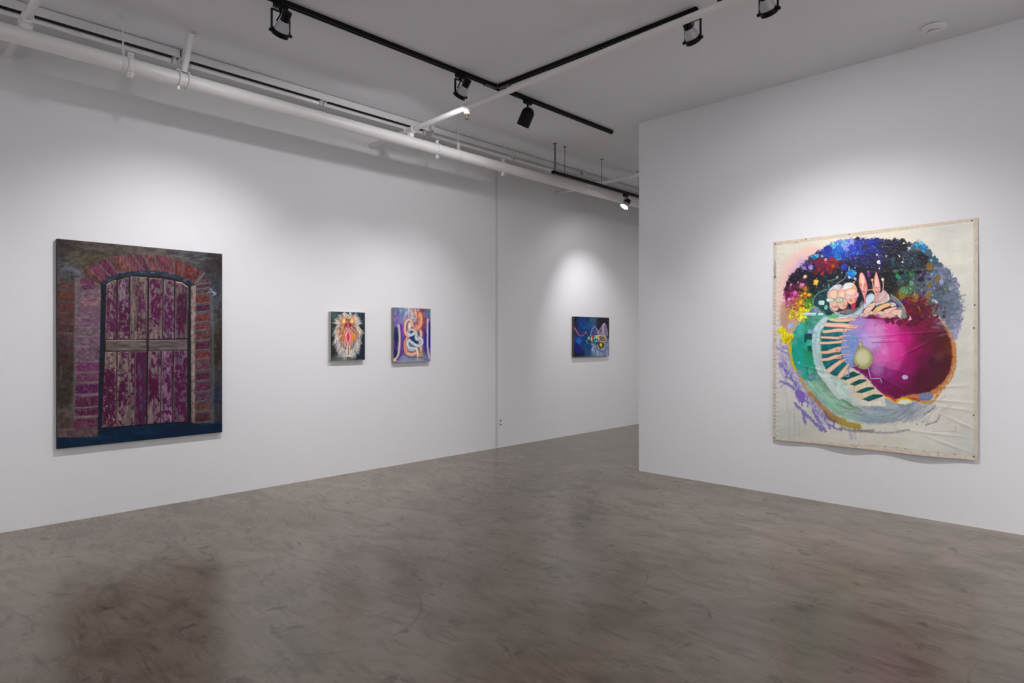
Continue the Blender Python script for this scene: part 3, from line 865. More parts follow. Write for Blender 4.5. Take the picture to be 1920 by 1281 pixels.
# faint bricks far left
for y, c in ((285, (122, 60, 50)), (345, (134, 52, 40)), (405, (122, 40, 48)), (465, (112, 50, 44)), (520, (98, 46, 44)), (575, (88, 56, 58)), (640, (92, 60, 62)), (700, (84, 54, 52))):
    A.poly([(88, y), (178, y + 4), (176, y + 44), (86, y + 40)], c, a=0.62, soft=1.4, rough=1.4, seed=y, mottle=0.5, msize=4, msy=2)
for y in (335, 395, 455, 512, 567):
    A.line([(88, y), (176, y + 4)], (118, 108, 112), 1.2, a=0.4, soft=0.8)
# left pier
A.poly([(178, 265), (200, 262), (320, 300), (316, 1092), (172, 1092), (176, 600)], (112, 94, 104), a=0.8, soft=2, rough=1.5, mottle=0.4, msize=9, msy=4, seed=8)
rows = [(268, 300, 205, 280), (300, 330, 215, 285), (336, 372, 215, 318), (376, 420, 210, 318), (428, 476, 205, 318), (484, 532, 190, 318), (540, 580, 186, 318), (588, 636, 184, 318), (644, 716, 182, 314),
        (728, 776, 182, 310), (788, 832, 182, 308), (846, 896, 180, 306), (912, 966, 178, 304), (974, 1016, 176, 302), (1030, 1080, 170, 302)]
cols = [(110, 40, 70), (92, 34, 72), (124, 92, 104), (140, 96, 108), (122, 88, 108), (118, 84, 110), (112, 90, 100), (116, 88, 104), (108, 84, 98),
        (116, 48, 98), (112, 58, 88), (86, 22, 78), (92, 26, 66), (84, 24, 60), (104, 38, 72)]
for k, ((ya, yb, xa, xb), c) in enumerate(zip(rows, cols)):
    A.poly([(xa, ya + 6), (xb, ya - 2), (xb - 2, yb - 4), (xa, yb + 2)], c, a=0.85, soft=1.0, rough=1.1, seed=40 + k, mottle=0.45, msize=5, msy=2.5, drag=((126, 96, 116), 0.60, 3.0, 0.6), h=0.15)
    A.line([(xa - 6, yb + 4), ((xa + xb) / 2, yb + 6), (xb + 2, yb)], (138, 130, 138), 1.7, a=0.5, soft=0.9, rough=0.8, seed=k)
A.line([(184, 300), (178, 560), (176, 740), (168, 1000)], (128, 122, 122), 5, a=0.35, soft=2.5, rough=1)
# right pier
rows = [(276, 296), (300, 322), (330, 352), (362, 402), (412, 448), (462, 504), (514, 548), (556, 604), (612, 656), (668, 706), (718, 768), (782, 822), (832, 882), (892, 934), (944, 990), (1000, 1050)]
cols = [(104, 58, 56), (96, 44, 50), (104, 56, 50), (132, 46, 34), (88, 28, 60), (134, 44, 40), (140, 46, 44), (112, 58, 54), (98, 32, 62), (138, 44, 48), (112, 66, 80), (92, 34, 70), (98, 44, 76), (100, 60, 84), (112, 60, 52), (92, 40, 46)]
A.poly([(832, 290), (915, 270), (918, 1056), (830, 1064)], (92, 82, 88), a=0.75, soft=1.5, rough=1.2, mottle=0.3)
for k, ((ya, yb), c) in enumerate(zip(rows, cols)):
    A.poly([(837, ya + 8), (908, ya), (912, yb - 6), (833, yb + 2)], c, a=0.9, soft=0.8, rough=0.9, seed=90 + k, mottle=0.5, msize=4, msy=2.5, h=0.15)
    A.line([(835, yb + 6), (910, yb - 4)], (130, 126, 134), 1.5, a=0.55, soft=0.7, rough=0.8, seed=k)
A.line([(922, 360), (928, 700), (925, 1050)], (112, 118, 124), 5, a=0.5, soft=2.5, rough=1.5)
A.line([(905, 340), (925, 345), (945, 350)], (120, 140, 170), 3, a=0.7, soft=1.2, rough=1.6, seed=4)
A.line([(915, 325), (930, 345), (945, 352), (928, 362)], (150, 170, 196), 2, a=0.8, soft=0.9, rough=1.4, seed=6)
A.line([(130, 210), (170, 225), (205, 240)], (118, 126, 144), 8, a=0.5, soft=3, rough=2.5, seed=7)
# arch of bricks
outer = smooth_line([(215, 228), (330, 168), (450, 142), (600, 142), (740, 168), (885, 240)], 12)
inner = smooth_line([(318, 305), (400, 248), (520, 230), (640, 232), (740, 256), (822, 300)], 12)
A.poly(list(map(tuple, outer)) + list(map(tuple, inner[::-1])), (98, 88, 96), a=0.9, soft=1.2, rough=1, mottle=0.25)
nb = 13; N_ = len(outer) - 1
bc = [(120, 52, 52), (112, 46, 76), (104, 34, 72), (122, 58, 58), (134, 58, 56), (128, 50, 64), (112, 44, 60), (132, 64, 62), (126, 42, 66), (128, 52, 64), (118, 46, 42), (126, 40, 32), (110, 44, 46)]
for k in range(nb):
    f = lambda arr, t: tuple(arr[min(int(t * N_), N_)] )
    t0, t1 = (k + 0.08) / nb, (k + 0.92) / nb
    A.poly([f(outer, t0), f(outer, t1), f(inner, t1), f(inner, t0)], bc[k], a=0.93, soft=0.8, rough=1.0, seed=130 + k, mottle=0.5, msize=3, msy=8, h=0.2)
A.line([(235, 205), (270, 235), (330, 290)], (132, 122, 130), 1.6, a=0.6, rough=0.8)
A.line([(885, 240), (850, 280), (826, 302)], (140, 130, 134), 2.2, a=0.7, rough=0.8)
A.blob(833, 222, 7, (200, 40, 130), a=0.9, rough=1.2, soft=0.8); A.blob(800, 218, 5, (190, 70, 90), a=0.7, rough=1)
for x, y in ((690, 145), (740, 150), (770, 160), (860, 165), (830, 185), (910, 160)):
    A.line([(x - 20, y - 6), (x, y), (x + 22, y - 3)], (134, 130, 136), 1.6, a=0.45, soft=1, rough=1.6, seed=x)
# slate blue band above the door, door frame
A.poly([(320, 300)] + [tuple(p + np.array([0, 0])) for p in smooth_line([(318, 290), (400, 246), (520, 228), (640, 231), (740, 254), (836, 300)], 8)] + [(808, 312)] +
       [tuple(p) for p in smooth_line([(800, 306), (725, 270), (640, 254), (520, 252), (420, 264), (340, 306)], 8)], (46, 58, 74), soft=0.8, rough=0.7, mottle=0.35, msize=5, h=0.2)
for x, y, d in ((440, 235, 10), (545, 236, -4), (600, 238, -6), (690, 245, 14), (780, 275, 18), (370, 275, 20)):
    A.line([(x - 12, y + d * 0.4), (x + 14, y - d * 0.2)], (110, 130, 152), 1.6, a=0.6, soft=0.8, rough=0.8, seed=x)
A.poly([(318, 300), (345, 306), (338, 620), (322, 1075), (300, 1092), (312, 620)], (30, 40, 56), soft=0.8, rough=0.7, mottle=0.35)
A.poly([(790, 300), (810, 310), (806, 640), (808, 1056), (790, 1052), (792, 640)], (26, 32, 48), soft=0.8, rough=0.6, mottle=0.3)
A.poly([(808, 312), (836, 306), (832, 620), (830, 1070), (810, 1050), (808, 640)], (136, 118, 114), soft=0.7, rough=0.9, mottle=0.35, msize=4, msy=6, h=0.2)
for k in range(9):
    y = 360 + k * 75
    A.line([(808, y), (832, y - 14)], (86, 72, 76), 1.2, a=0.7, rough=0.7, seed=k)
A.line([(822, 320), (820, 620), (822, 1040)], (168, 152, 144), 1.6, a=0.5, rough=1.2)
# planks
A.poly([(340, 300), (420, 262), (520, 250), (640, 254), (725, 270), (800, 306), (796, 1052), (322, 1080)], (46, 36, 40), soft=0.8)
top = [[(348, 306), (402, 284), (403, 600), (343, 602)], [(412, 282), (470, 262), (474, 600), (410, 601)], [(480, 260), (572, 264), (570, 598), (478, 601)],
       [(582, 268), (655, 272), (652, 598), (578, 600)], [(662, 275), (718, 284), (716, 597), (658, 598)], [(727, 288), (793, 318), (791, 595), (722, 597)]]
bot = [[(342, 672), (404, 670), (400, 1075), (326, 1078)], [(410, 670), (500, 670), (500, 1070), (404, 1074)], [(505, 670), (568, 668), (564, 1062), (502, 1068)],
       [(577, 668), (645, 668), (640, 1056), (572, 1062)], [(651, 668), (712, 666), (706, 1054), (645, 1057)], [(718, 666), (789, 664), (788, 1048), (712, 1054)]]
tth = [0.56, 0.54, 0.64, 0.55, 0.56, 0.57]; bth = [0.54, 0.57, 0.50, 0.54, 0.53, 0.51]
pc = [(120, 104, 104), (116, 96, 106), (112, 98, 94), (118, 100, 102), (112, 98, 106), (96, 80, 84)]
bcx = [(128, 114, 108), (124, 108, 106), (84, 58, 84), (118, 98, 104), (126, 96, 120), (100, 78, 96)]
for k, (q, th, c) in enumerate(list(zip(top, tth, pc)) + list(zip(bot, bth, bcx))):
    A.poly(q, c, soft=0.7, rough=0.4, seed=200 + k, mottle=0.45, msize=3, msy=30, drag=((88, 22, 70), th, 5.5 if k % 2 else 4.2, 0.92), h=0.25)
    A.line([q[0], q[3]], (170, 158, 150), 1.0, a=0.55, soft=0.5, rough=0.5, smooth=False, seed=k)
    A.line([q[0], q[1]], (168, 156, 146), 1.1, a=0.6, soft=0.5, rough=0.4, smooth=False, seed=k)
    A.line([q[1], q[2]], (62, 46, 50), 1.3, a=0.9, soft=0.5, rough=0.4, smooth=False, seed=k)
def pat(pts, c, th, a=0.85, sz=4, seed=0, soft=3):   # patch of worn purple paint
    A_ = A; P = A_.T(pts); sl = A_.win(P, 8)
    base = A_.C[sl].copy(); A_.poly(pts, c, soft=soft, rough=2, seed=seed)
    full = A_.C[sl]; nz_ = vnoise(A_.X[sl], A_.Y[sl], sz, sz * 1.5, seed=seed + 3, octaves=4, gain=0.7)
    f = (sstep(th - 0.04, th + 0.04, nz_) * a)[..., None]
    A_.C[sl] = base * (1 - f) + full * f
pat([(592, 350), (645, 355), (640, 500), (590, 470)], (92, 14, 72), 0.36, seed=11)
pat([(350, 330), (400, 340), (400, 560), (345, 560)], (92, 20, 74), 0.47, seed=12)
pat([(415, 400), (470, 380), (472, 560), (412, 560)], (86, 16, 66), 0.44, seed=13)
pat([(330, 760), (395, 780), (392, 1070), (328, 1070)], (84, 12, 60), 0.42, seed=14)
pat([(415, 830), (465, 820), (460, 960), (410, 1070)], (84, 12, 60), 0.45, seed=15)
pat([(580, 810), (635, 815), (632, 930), (576, 920)], (86, 10, 64), 0.33, seed=16)
pat([(725, 800), (780, 780), (775, 960), (718, 1000)], (88, 18, 66), 0.46, seed=17)
pat([(663, 350), (712, 340), (712, 560), (660, 540)], (92, 22, 78), 0.5, seed=18)
pat([(735, 360), (785, 350), (780, 520), (730, 520)], (76, 20, 56), 0.40, seed=19)
pat([(500, 330), (560, 330), (560, 450), (520, 460)], (92, 30, 78), 0.47, seed=20)
pat([(515, 470), (565, 480), (560, 600), (500, 590)], (84, 24, 60), 0.52, seed=21)
A.line([(574, 262), (576, 420), (573, 660), (567, 1062)], (34, 26, 34), 2.0, soft=0.6, rough=0.5)
# middle rail
A.poly([(343, 606), (566, 605), (568, 664), (342, 666)], (108, 96, 92), soft=0.6, rough=0.4, mottle=0.35, msize=18, msy=2.2, h=0.35, edge=(58, 46, 46), edge_w=0.9)
A.poly([(578, 606), (790, 603), (790, 662), (576, 665)], (104, 92, 94), soft=0.6, rough=0.4, mottle=0.35, msize=18, msy=2.2, h=0.35, edge=(58, 46, 46), edge_w=0.9)
A.line([(345, 608), (460, 606), (564, 607)], (178, 164, 142), 1.1, a=0.8, soft=0.5, rough=0.5)
A.line([(580, 608), (680, 606), (788, 605)], (160, 148, 134), 1.0, a=0.7, soft=0.5, rough=0.5)
A.line([(575, 606), (576, 640)], (150, 136, 70), 1.0, a=0.6, smooth=False)
A.line([(350, 302), (376, 288), (400, 280)], (200, 188, 172), 1.3, a=0.8, rough=0.5)
A.line([(728, 288), (762, 296), (790, 316)], (206, 192, 176), 1.5, a=0.85, rough=0.5)
A.line([(792, 320), (792, 440)], (150, 142, 132), 1.2, a=0.6, smooth=False, rough=0.5)
# foot of the door and blue ground
A.poly([(85, 1086), (300, 1078), (300, 1128), (85, 1134)], (98, 76, 78), soft=0.9, rough=0.8, mottle=0.3)
A.poly([(40, 1136), (150, 1134), (298, 1130), (306, 1086), (420, 1078), (560, 1068), (700, 1058), (860, 1068), (1020, 1052), (1020, 1240), (40, 1240)], (6, 48, 76), soft=1.0, rough=1.2, mottle=0.4, msize=20, msy=4, h=0.2)
A.poly([(600, 1075), (1020, 1058), (1020, 1240), (600, 1200)], (2, 34, 66), a=0.5, soft=6, rough=2)
A.poly([(40, 1160), (300, 1140), (300, 1240), (40, 1240)], (4, 40, 66), a=0.4, soft=6)
A.line([(306, 1086), (420, 1078), (600, 1064), (720, 1056), (860, 1066)], (22, 18, 24), 2.6, a=0.75, soft=1.2, rough=1.8, seed=3)
g_ = A.C.mean(-1, keepdims=True); red_ = np.clip((A.C[..., :1] / (A.C[..., 2:3] + 0.02) - 1.15) * 2.5, 0, 1); A.C = g_ + (A.C - g_) * (1 - 0.32 * red_); A.C = np.clip((g_ + (A.C - g_) * 0.86 - 0.33) * 1.12 + 0.30, 0, 1)
A.weave(0.05)
stretched('painting', DR, 1.033, 2.192, 0.540, 2.047, 0.030, 'large dark painting of a weathered purple wooden door in a brick arch', (44, 42, 46), GAIN_DOOR)

# ================================================================== small painting: feathery creature
CR = Art(230, 300, [(165, 203), (700, 218), (698, 958), (165, 972)], (600, 560, 8.348))
A = CR
A.C[:] = A.idw([(200, 260, (66, 88, 90)), (600, 250, (46, 58, 66)), (680, 300, (36, 50, 62)), (190, 600, (30, 38, 38)), (190, 850, (36, 42, 38)), (260, 940, (84, 94, 88)), (680, 600, (26, 38, 46)), (680, 850, (24, 36, 50)), (400, 220, (40, 54, 58)), (200, 400, (40, 56, 56)), (430, 500, (60, 50, 50))])
rn = random.Random(3)
def fur(cx, cy, ang, l, w, c, bend=0.0, a=0.9, sd=0):
    dx, dy = math.cos(ang), math.sin(ang)
    A.line([(cx, cy), (cx + dx * l * 0.5 - dy * bend * l * 0.3, cy + dy * l * 0.5 + dx * bend * l * 0.3), (cx + dx * l, cy + dy * l + l * 0.35 * abs(bend))], c, w, w * 0.25, a=a, soft=0.28, rough=0.2, seed=sd, h=0.3)
A.poly([(275, 400), (320, 320), (400, 275), (500, 280), (580, 350), (605, 480), (600, 640), (585, 780), (520, 890), (350, 890), (285, 800), (262, 620), (265, 480)], (118, 98, 90), soft=2.5, rough=2.5, smooth=True)
pal_out = [(206, 200, 190), (176, 174, 170), (224, 218, 204), (156, 154, 152), (196, 170, 152), (112, 114, 116), (232, 224, 210)]
pal_in = [(226, 150, 110), (214, 120, 84), (236, 186, 150), (190, 96, 72), (240, 206, 170), (222, 168, 132), (170, 110, 96)]
pal_low = [(196, 196, 196), (150, 160, 168), (212, 206, 198), (170, 150, 142), (120, 128, 136), (226, 214, 200)]
for k in range(620):   # outer mane
    t = rn.uniform(-math.pi, math.pi)
    ex = 430 + 196 * math.cos(t) * rn.uniform(0.72, 1.0); ey = 560 + 300 * math.sin(t) * rn.uniform(0.80, 1.0)
    side = 1 if ex > 430 else -1
    ang = math.atan2(1.0 if ey > 400 else 0.25, side * (0.9 if ey < 500 else 0.35)) + rn.uniform(-0.25, 0.25)
    if ey < 400: ang = math.atan2((ey - 470) * 0.7, (ex - 430) * 1.5) + rn.uniform(-0.3, 0.3)
    l = rn.uniform(60, 120)
    if ey + math.sin(ang) * l > 962: l = max(20, 955 - ey)
    fur(ex, ey, ang, l, rn.uniform(0.8, 1.9), rn.choice(pal_low if ey > 650 else pal_out), bend=0.5 * side, a=0.95, sd=k)
for k in range(380):   # inner fur
    t = rn.uniform(-math.pi, math.pi); q = rn.uniform(0.25, 0.8)
    ex = 430 + 182 * math.cos(t) * q; ey = 540 + 290 * math.sin(t) * q
    side = 1 if ex > 430 else -1
    ang = math.atan2(ey - 400 + 60, (ex - 430) * 1.3) + rn.uniform(-0.2, 0.2)
    pal = pal_in if ey < 620 else pal_in[:3] + pal_low[:3] + [(200, 120, 100)]
    fur(ex, ey, ang, rn.uniform(36, 80), rn.uniform(0.6, 1.4), rn.choice(pal), bend=0.3 * side, sd=k + 600)
for k in range(210):   # dark gaps
    t = rn.uniform(-math.pi, math.pi); q = rn.uniform(0.3, 1.0)
    ex = 430 + 175 * math.cos(t) * q; ey = 560 + 300 * math.sin(t) * q
    side = 1 if ex > 430 else -1
    ang = math.atan2(ey - 380, (ex - 430)) + rn.uniform(-0.2, 0.2)
    fur(ex, ey, ang, rn.uniform(20, 44), 0.4, rn.choice([(90, 60, 54), (60, 56, 56), (110, 66, 60)]), bend=0.3 * side, a=0.75, sd=k)
for x, y, side in ((372, 350, -1), (492, 350, 1)):
    A.blob(x, y, 42, (226, 112, 60), ry=62, a=0.75, soft=2.0, rough=1.0, rot=side * 0.3)
    A.blob(x + side * 2, y + 4, 24, (240, 190, 90), ry=44, a=0.9, soft=1.6, rough=0.8, c2=(255, 246, 206))
    A.line([(x + side * 8, y + 70), (x - side * 20, y + 52), (x - side * 48, y + 62)], (180, 50, 50), 1.6, a=0.6, soft=0.8)
for k in range(26):   # dark red star of creases
    t = k / 26 * 2 * math.pi + rn.uniform(-0.1, 0.1); l = rn.uniform(30, 80)
    A.line([(432, 420), (432 + l * math.cos(t), 420 + l * 0.75 * math.sin(t))], (130, 20, 48), 1.5, 0.3, a=0.8, soft=0.5, smooth=False)
A.blob(432, 425, 20, (120, 16, 54), ry=26, soft=1.0, rough=0.6)
A.line([(432, 405), (434, 425), (432, 450), (436, 480)], (238, 140, 160), 2.0, 1.0, soft=0.5)
A.blob(432, 424, 8, (244, 160, 180), soft=0.6)
A.line([(400, 470), (420, 520), (380, 560), (300, 600), (250, 660)], (236, 214, 196), 0.8, a=0.8)
A.line([(462, 470), (480, 520), (520, 560), (580, 600)], (236, 200, 180), 0.8, a=0.8)
A.blob(378, 600, 28, (226, 120, 30), ry=55, a=0.8, soft=1.6, rough=1.0, rot=0.3)
A.blob(508, 596, 26, (234, 142, 24), ry=50, a=0.85, soft=1.4, rough=0.8, rot=-0.3)
alm = [(434, 470), (462, 520), (484, 590), (478, 650), (456, 700), (436, 735), (414, 700), (392, 650), (386, 590), (406, 520)]
A.poly(alm, (242, 164, 160), smooth=True, soft=0.5, edge=(206, 90, 90), edge_w=0.6)
A.poly([(434, 500), (456, 545), (466, 600), (456, 655), (436, 700), (414, 655), (406, 600), (414, 545)], (232, 108, 140), smooth=True, soft=1.4)
A.poly([(435, 530), (448, 580), (448, 630), (436, 680), (424, 630), (422, 580)], (198, 34, 74), smooth=True, soft=1.2)
A.line([(398, 590), (402, 560), (418, 525)], (255, 226, 222), 1.0, a=0.9)
for x in (424, 452):
    A.line([(x, 735), (x - 6 if x < 440 else x + 4, 820), (x - 10 if x < 440 else x + 6, 905)], (238, 226, 200), 1.9, 1.1, soft=0.4, h=0.4)
A.line([(438, 735), (438, 890)], (110, 52, 40), 1.2, a=0.8, smooth=False)
for x in (405, 420, 432, 452, 466, 476):
    A.line([(x, 890), (x + 2, 912)], (242, 220, 190), 1.1, 0.5, smooth=False); A.blob(x + 1, 918, 5, (90, 54, 40), a=0.7)
A.line([(300, 960), (420, 955), (560, 955), (640, 950)], (140, 152, 150), 1.4, a=0.5, rough=1)
stretched('painting', CR, 3.210, 3.590, 1.120, 1.592, 0.036, 'small painting of a pale feathery creature with a pink almond mouth', (178, 176, 170), GAIN_SMALL)

# ================================================================== small painting: intestines
IN = Art(260, 320, [(1145, 140), (1727, 158), (1718, 980), (1150, 998)], (600, 560, 8.348))
A = IN
A.C[:] = A.idw([(1180, 180, (96, 116, 150)), (1270, 190, (110, 142, 170)), (1400, 200, (186, 186, 190)), (1450, 300, (196, 180, 184)), (1300, 300, (140, 150, 190)), (1200, 300, (122, 90, 170)),
            (1180, 420, (130, 110, 180)), (1170, 560, (30, 70, 90)), (1180, 620, (40, 40, 110)), (1180, 720, (110, 60, 160)), (1180, 860, (40, 40, 110)), (1270, 500, (110, 60, 150)), (1270, 700, (96, 80, 130)),
            (1290, 850, (90, 80, 130)), (1400, 950, (140, 150, 180)), (1560, 950, (130, 136, 160)), (1680, 950, (80, 60, 130)), (1640, 800, (90, 70, 130)), (1640, 600, (84, 56, 140)), (1640, 480, (110, 60, 110)),
            (1640, 350, (140, 70, 100)), (1650, 220, (110, 110, 140)), (1700, 200, (60, 110, 130)), (1600, 190, (150, 60, 90)), (1500, 180, (170, 150, 160)), (1700, 450, (40, 30, 120)), (1700, 700, (30, 40, 130)), (1450, 600, (20, 70, 120)),
            (1400, 760, (110, 120, 140)), (1560, 800, (140, 120, 130))])
A.C = np.clip(A.C * (1 + 0.8 * (vnoise(A.X, A.Y, 1.6, 6, seed=21, octaves=3) - 0.5)[..., None]), 0, 1)
rn = random.Random(8)
for k in range(120):
    x, y = rn.uniform(1150, 1720), rn.uniform(150, 620)
    t = math.atan2(y - 560, x - 1430) + 1.35
    l = rn.uniform(20, 60)
    A.line([(x, y), (x + l * math.cos(t), y + l * math.sin(t))], rn.choice([(170, 176, 206), (120, 86, 170), (196, 190, 200), (80, 110, 150), (140, 110, 190)]), rn.uniform(0.4, 1.4), a=0.5, soft=0.6, rough=0.4, seed=k)
# columns at both sides
A.line([(1225, 420), (1245, 560), (1240, 760), (1215, 900), (1160, 960)], (214, 206, 184), 3.6, 4.4, a=0.9, soft=1.0, rough=0.5)
A.line([(1232, 540), (1236, 760), (1205, 905), (1160, 945)], (228, 206, 120), 1.4, a=0.7, soft=0.8)
A.line([(1262, 420), (1275, 640), (1262, 860), (1200, 980)], (104, 50, 150), 4.0, a=0.8, soft=1.2)
A.line([(1180, 470), (1195, 620), (1186, 760)], (20, 40, 70), 4.5, a=0.85, soft=1.2, rough=0.6)
A.line([(1165, 800), (1185, 860), (1165, 910)], (24, 30, 90), 4.5, a=0.8, soft=1.2)
A.line([(1158, 975), (1185, 965)], (240, 220, 190), 2.4, a=0.9, smooth=False); A.line([(1160, 940), (1200, 925)], (226, 180, 60), 2.0, a=0.9, smooth=False)
A.line([(1682, 330), (1676, 560), (1676, 780), (1700, 940)], (206, 204, 218), 3.8, a=0.9, soft=1.0, rough=0.5)
A.line([(1708, 380), (1704, 560), (1704, 760)], (28, 20, 110), 3.0, a=0.85, soft=1.0)
A.line([(1650, 560), (1640, 700), (1650, 820)], (50, 40, 140), 4.0, a=0.8, soft=1.5)
A.poly([(1290, 880), (1330, 850), (1620, 850), (1720, 970), (1720, 1000), (1150, 1000), (1200, 980)], (132, 142, 172), a=0.7, soft=1.5, rough=1.0, mottle=0.3)
# dark blue hollow
A.poly([(1400, 600), (1480, 600), (1520, 680), (1500, 730), (1420, 690), (1380, 640)], (10, 60, 110), smooth=True, soft=0.8)
A.poly([(1380, 540), (1450, 520), (1470, 560), (1400, 590)], (24, 70, 140), smooth=True, soft=0.6)
# large bowel (ribbed, pink beige)
def gut(pts, w, c, lit, dark=(150, 80, 80), ribs=0, rc=(214, 110, 96)):
    A.line(pts, dark, w + 0.9, soft=0.5); A.line(pts, c, w, soft=0.4, lit=lit, h=0.6)
    if ribs:
        S = smooth_line(pts, 16); n = len(S); st = max(1, n // ribs)
        for i in range(st, n - 1, st):
            t = S[i + 1] - S[i - 1]; t = t / np.linalg.norm(t); nn = np.array([-t[1], t[0]]) * w * 8.348 * 0.42
            A.line([tuple(S[i] - nn), tuple(S[i] + nn)], rc, 0.55, a=0.75, smooth=False, soft=0.35)
gut([(1355, 640), (1330, 700), (1335, 790), (1350, 850), (1420, 880), (1500, 860), (1540, 880)], 6.2, (224, 160, 130), (240, 200, 176), ribs=20)
gut([(1350, 620), (1335, 720), (1345, 830)], 3.6, (222, 130, 110), (244, 180, 160), ribs=14)
gut([(1560, 500), (1575, 560), (1560, 640), (1560, 720), (1570, 800), (1560, 880)], 5.4, (216, 160, 140), (236, 206, 190), ribs=16)
A.line([(1380, 800), (1430, 815), (1490, 805)], (176, 190, 214), 3.4, soft=0.6, lit=(210, 220, 236))
# stomach
A.line([(1480, 165), (1492, 220), (1530, 290)], (150, 60, 60), 5.0, 9.0, soft=0.6)
A.line([(1480, 165), (1492, 220), (1530, 290)], (230, 160, 130), 3.6, 8.0, soft=0.6, lit=(244, 200, 180))
st = [(1510, 240), (1540, 208), (1580, 214), (1608, 262), (1614, 340), (1604, 420), (1570, 480), (1510, 520), (1450, 490), (1436, 440), (1470, 414), (1516, 380), (1530, 320)]
A.poly(st, (212, 132, 96), smooth=True, soft=0.5, edge=(140, 50, 50), edge_w=0.8, mottle=0.25, msize=3)
A.line([(1560, 240), (1582, 320), (1572, 410), (1530, 460)], (226, 160, 118), 6, soft=3, a=0.8, lit=(240, 184, 150))
A.line([(1604, 280), (1606, 380), (1580, 460)], (166, 74, 60), 2.0, soft=1.2, a=0.8)
A.blob(1500, 470, 46, (224, 150, 160), ry=26, a=0.8, soft=2.2); A.blob(1450, 430, 22, (222, 96, 90), a=0.7, soft=1.6)
A.blob(1560, 280, 14, (224, 170, 110), a=0.7, soft=1.4)
# duodenum loop
gut([(1440, 430), (1420, 360), (1388, 335), (1350, 350), (1328, 400), (1322, 480), (1335, 560), (1380, 600)], 4.6, (222, 150, 130), (246, 206, 186), dark=(176, 60, 60))
A.line([(1392, 352), (1360, 420), (1356, 520), (1380, 556)], (60, 130, 120), 1.0, a=0.9)
A.poly([(1392, 360), (1425, 395), (1425, 450), (1400, 490), (1370, 480), (1370, 420)], (226, 210, 200), smooth=True, soft=0.8, edge=(150, 90, 90), edge_w=0.5)
# pale small intestine
def pale(pts, w=5.4):
    A.line(pts, (110, 130, 136), w + 0.7, soft=0.5); A.line(pts, (170, 186, 196), w, soft=0.4, lit=(226, 222, 220), h=0.6)
pale([(1385, 520), (1370, 545), (1400, 580), (1450, 560), (1480, 540), (1500, 570), (1495, 625), (1520, 645), (1560, 620)])
pale([(1540, 620), (1580, 640), (1585, 700), (1545, 745), (1490, 735), (1440, 700), (1400, 670)])
pale([(1390, 655), (1360, 690), (1365, 740), (1400, 780), (1470, 785)])
pale([(1375, 500), (1420, 490), (1470, 510), (1510, 540)], 3.4)
A.line([(1510, 500), (1522, 560), (1500, 600)], (70, 150, 130), 0.9, a=0.8)
A.line([(1385, 505), (1378, 540)], (210, 90, 80), 2.0, smooth=False, a=0.8)
# end pieces
A.line([(1500, 780), (1518, 850), (1516, 940)], (232, 214, 204), 3.4, 2.4, soft=0.5, lit=(246, 236, 228))
A.line([(1560, 830), (1580, 870), (1555, 920)], (176, 132, 70), 4.5, soft=0.7, lit=(206, 176, 120)); A.blob(1556, 855, 12, (120, 84, 36)); A.blob(1572, 846, 8, (226, 196, 80))
A.line([(1310, 880), (1380, 918), (1480, 925), (1600, 925)], (70, 66, 84), 1.6, a=0.6, soft=1.2)
A.line([(1160, 985), (1300, 985), (1500, 978), (1710, 966)], (176, 184, 206), 0.9, a=0.5)
stretched('painting', IN, 3.936, 4.424, 1.085, 1.657, 0.036, 'small purple painting of pink stomach and coiled intestines', (150, 140, 130), GAIN_SMALL)

# ================================================================== small painting: the fly
FL = Art(270, 230, [(297, 160), (1070, 185), (1058, 1022), (285, 1030)], (1050, 580, 11.64))
A = FL
A.C[:] = A.idw([(320, 200, (16, 24, 48)), (450, 250, (14, 52, 110)), (480, 330, (10, 60, 140)), (560, 400, (20, 70, 130)), (560, 200, (16, 48, 96)), (340, 350, (20, 30, 70)), (340, 560, (20, 40, 90)),
            (390, 690, (20, 90, 180)), (420, 640, (14, 60, 140)), (330, 780, (14, 30, 100)), (360, 880, (20, 20, 130)), (340, 1000, (16, 18, 48)), (480, 960, (24, 24, 60)), (560, 950, (30, 90, 130)), (590, 820, (10, 70, 120)),
            (500, 740, (16, 60, 110)), (620, 500, (20, 60, 110)), (700, 250, (56, 92, 130)), (760, 220, (70, 80, 100)), (860, 220, (30, 24, 34)), (1000, 230, (36, 28, 40)), (880, 380, (34, 28, 44)), (1040, 420, (34, 28, 40)),
            (1040, 560, (40, 46, 50)), (700, 900, (140, 156, 190)), (850, 980, (150, 160, 196)), (1000, 900, (130, 144, 180)), (1030, 700, (110, 116, 140)), (760, 820, (160, 172, 200)), (640, 980, (70, 110, 150)), (980, 780, (130, 140, 164)), (640, 330, (30, 80, 130))])
A.C = np.clip(A.C * (1 + 0.7 * (vnoise(A.X, A.Y, 2.5, 5, seed=31, octaves=3) - 0.5)[..., None]), 0, 1)
A.line([(295, 400), (350, 480), (390, 555), (460, 580), (530, 530), (562, 490)], (96, 36, 80), 4.2, 2.2, soft=0.8)
A.line([(295, 405), (350, 485), (395, 560), (460, 582), (525, 535), (556, 498)], (150, 66, 104), 2.6, 1.4, soft=0.6, lit=(186, 116, 146))
A.blob(548, 500, 12, (206, 190, 210), a=0.9); A.blob(395, 690, 46, (30, 110, 200), ry=60, a=0.6, soft=2.5)
A.line([(640, 160), (634, 500), (640, 1010)], (30, 90, 120), 0.8, a=0.6, smooth=True); A.line([(630, 560), (622, 1000)], (6, 60, 120), 3.5, a=0.7, soft=1, smooth=False)
w1 = [(650, 580), (668, 490), (705, 410), (742, 374), (780, 420), (810, 500), (800, 570), (720, 590)]
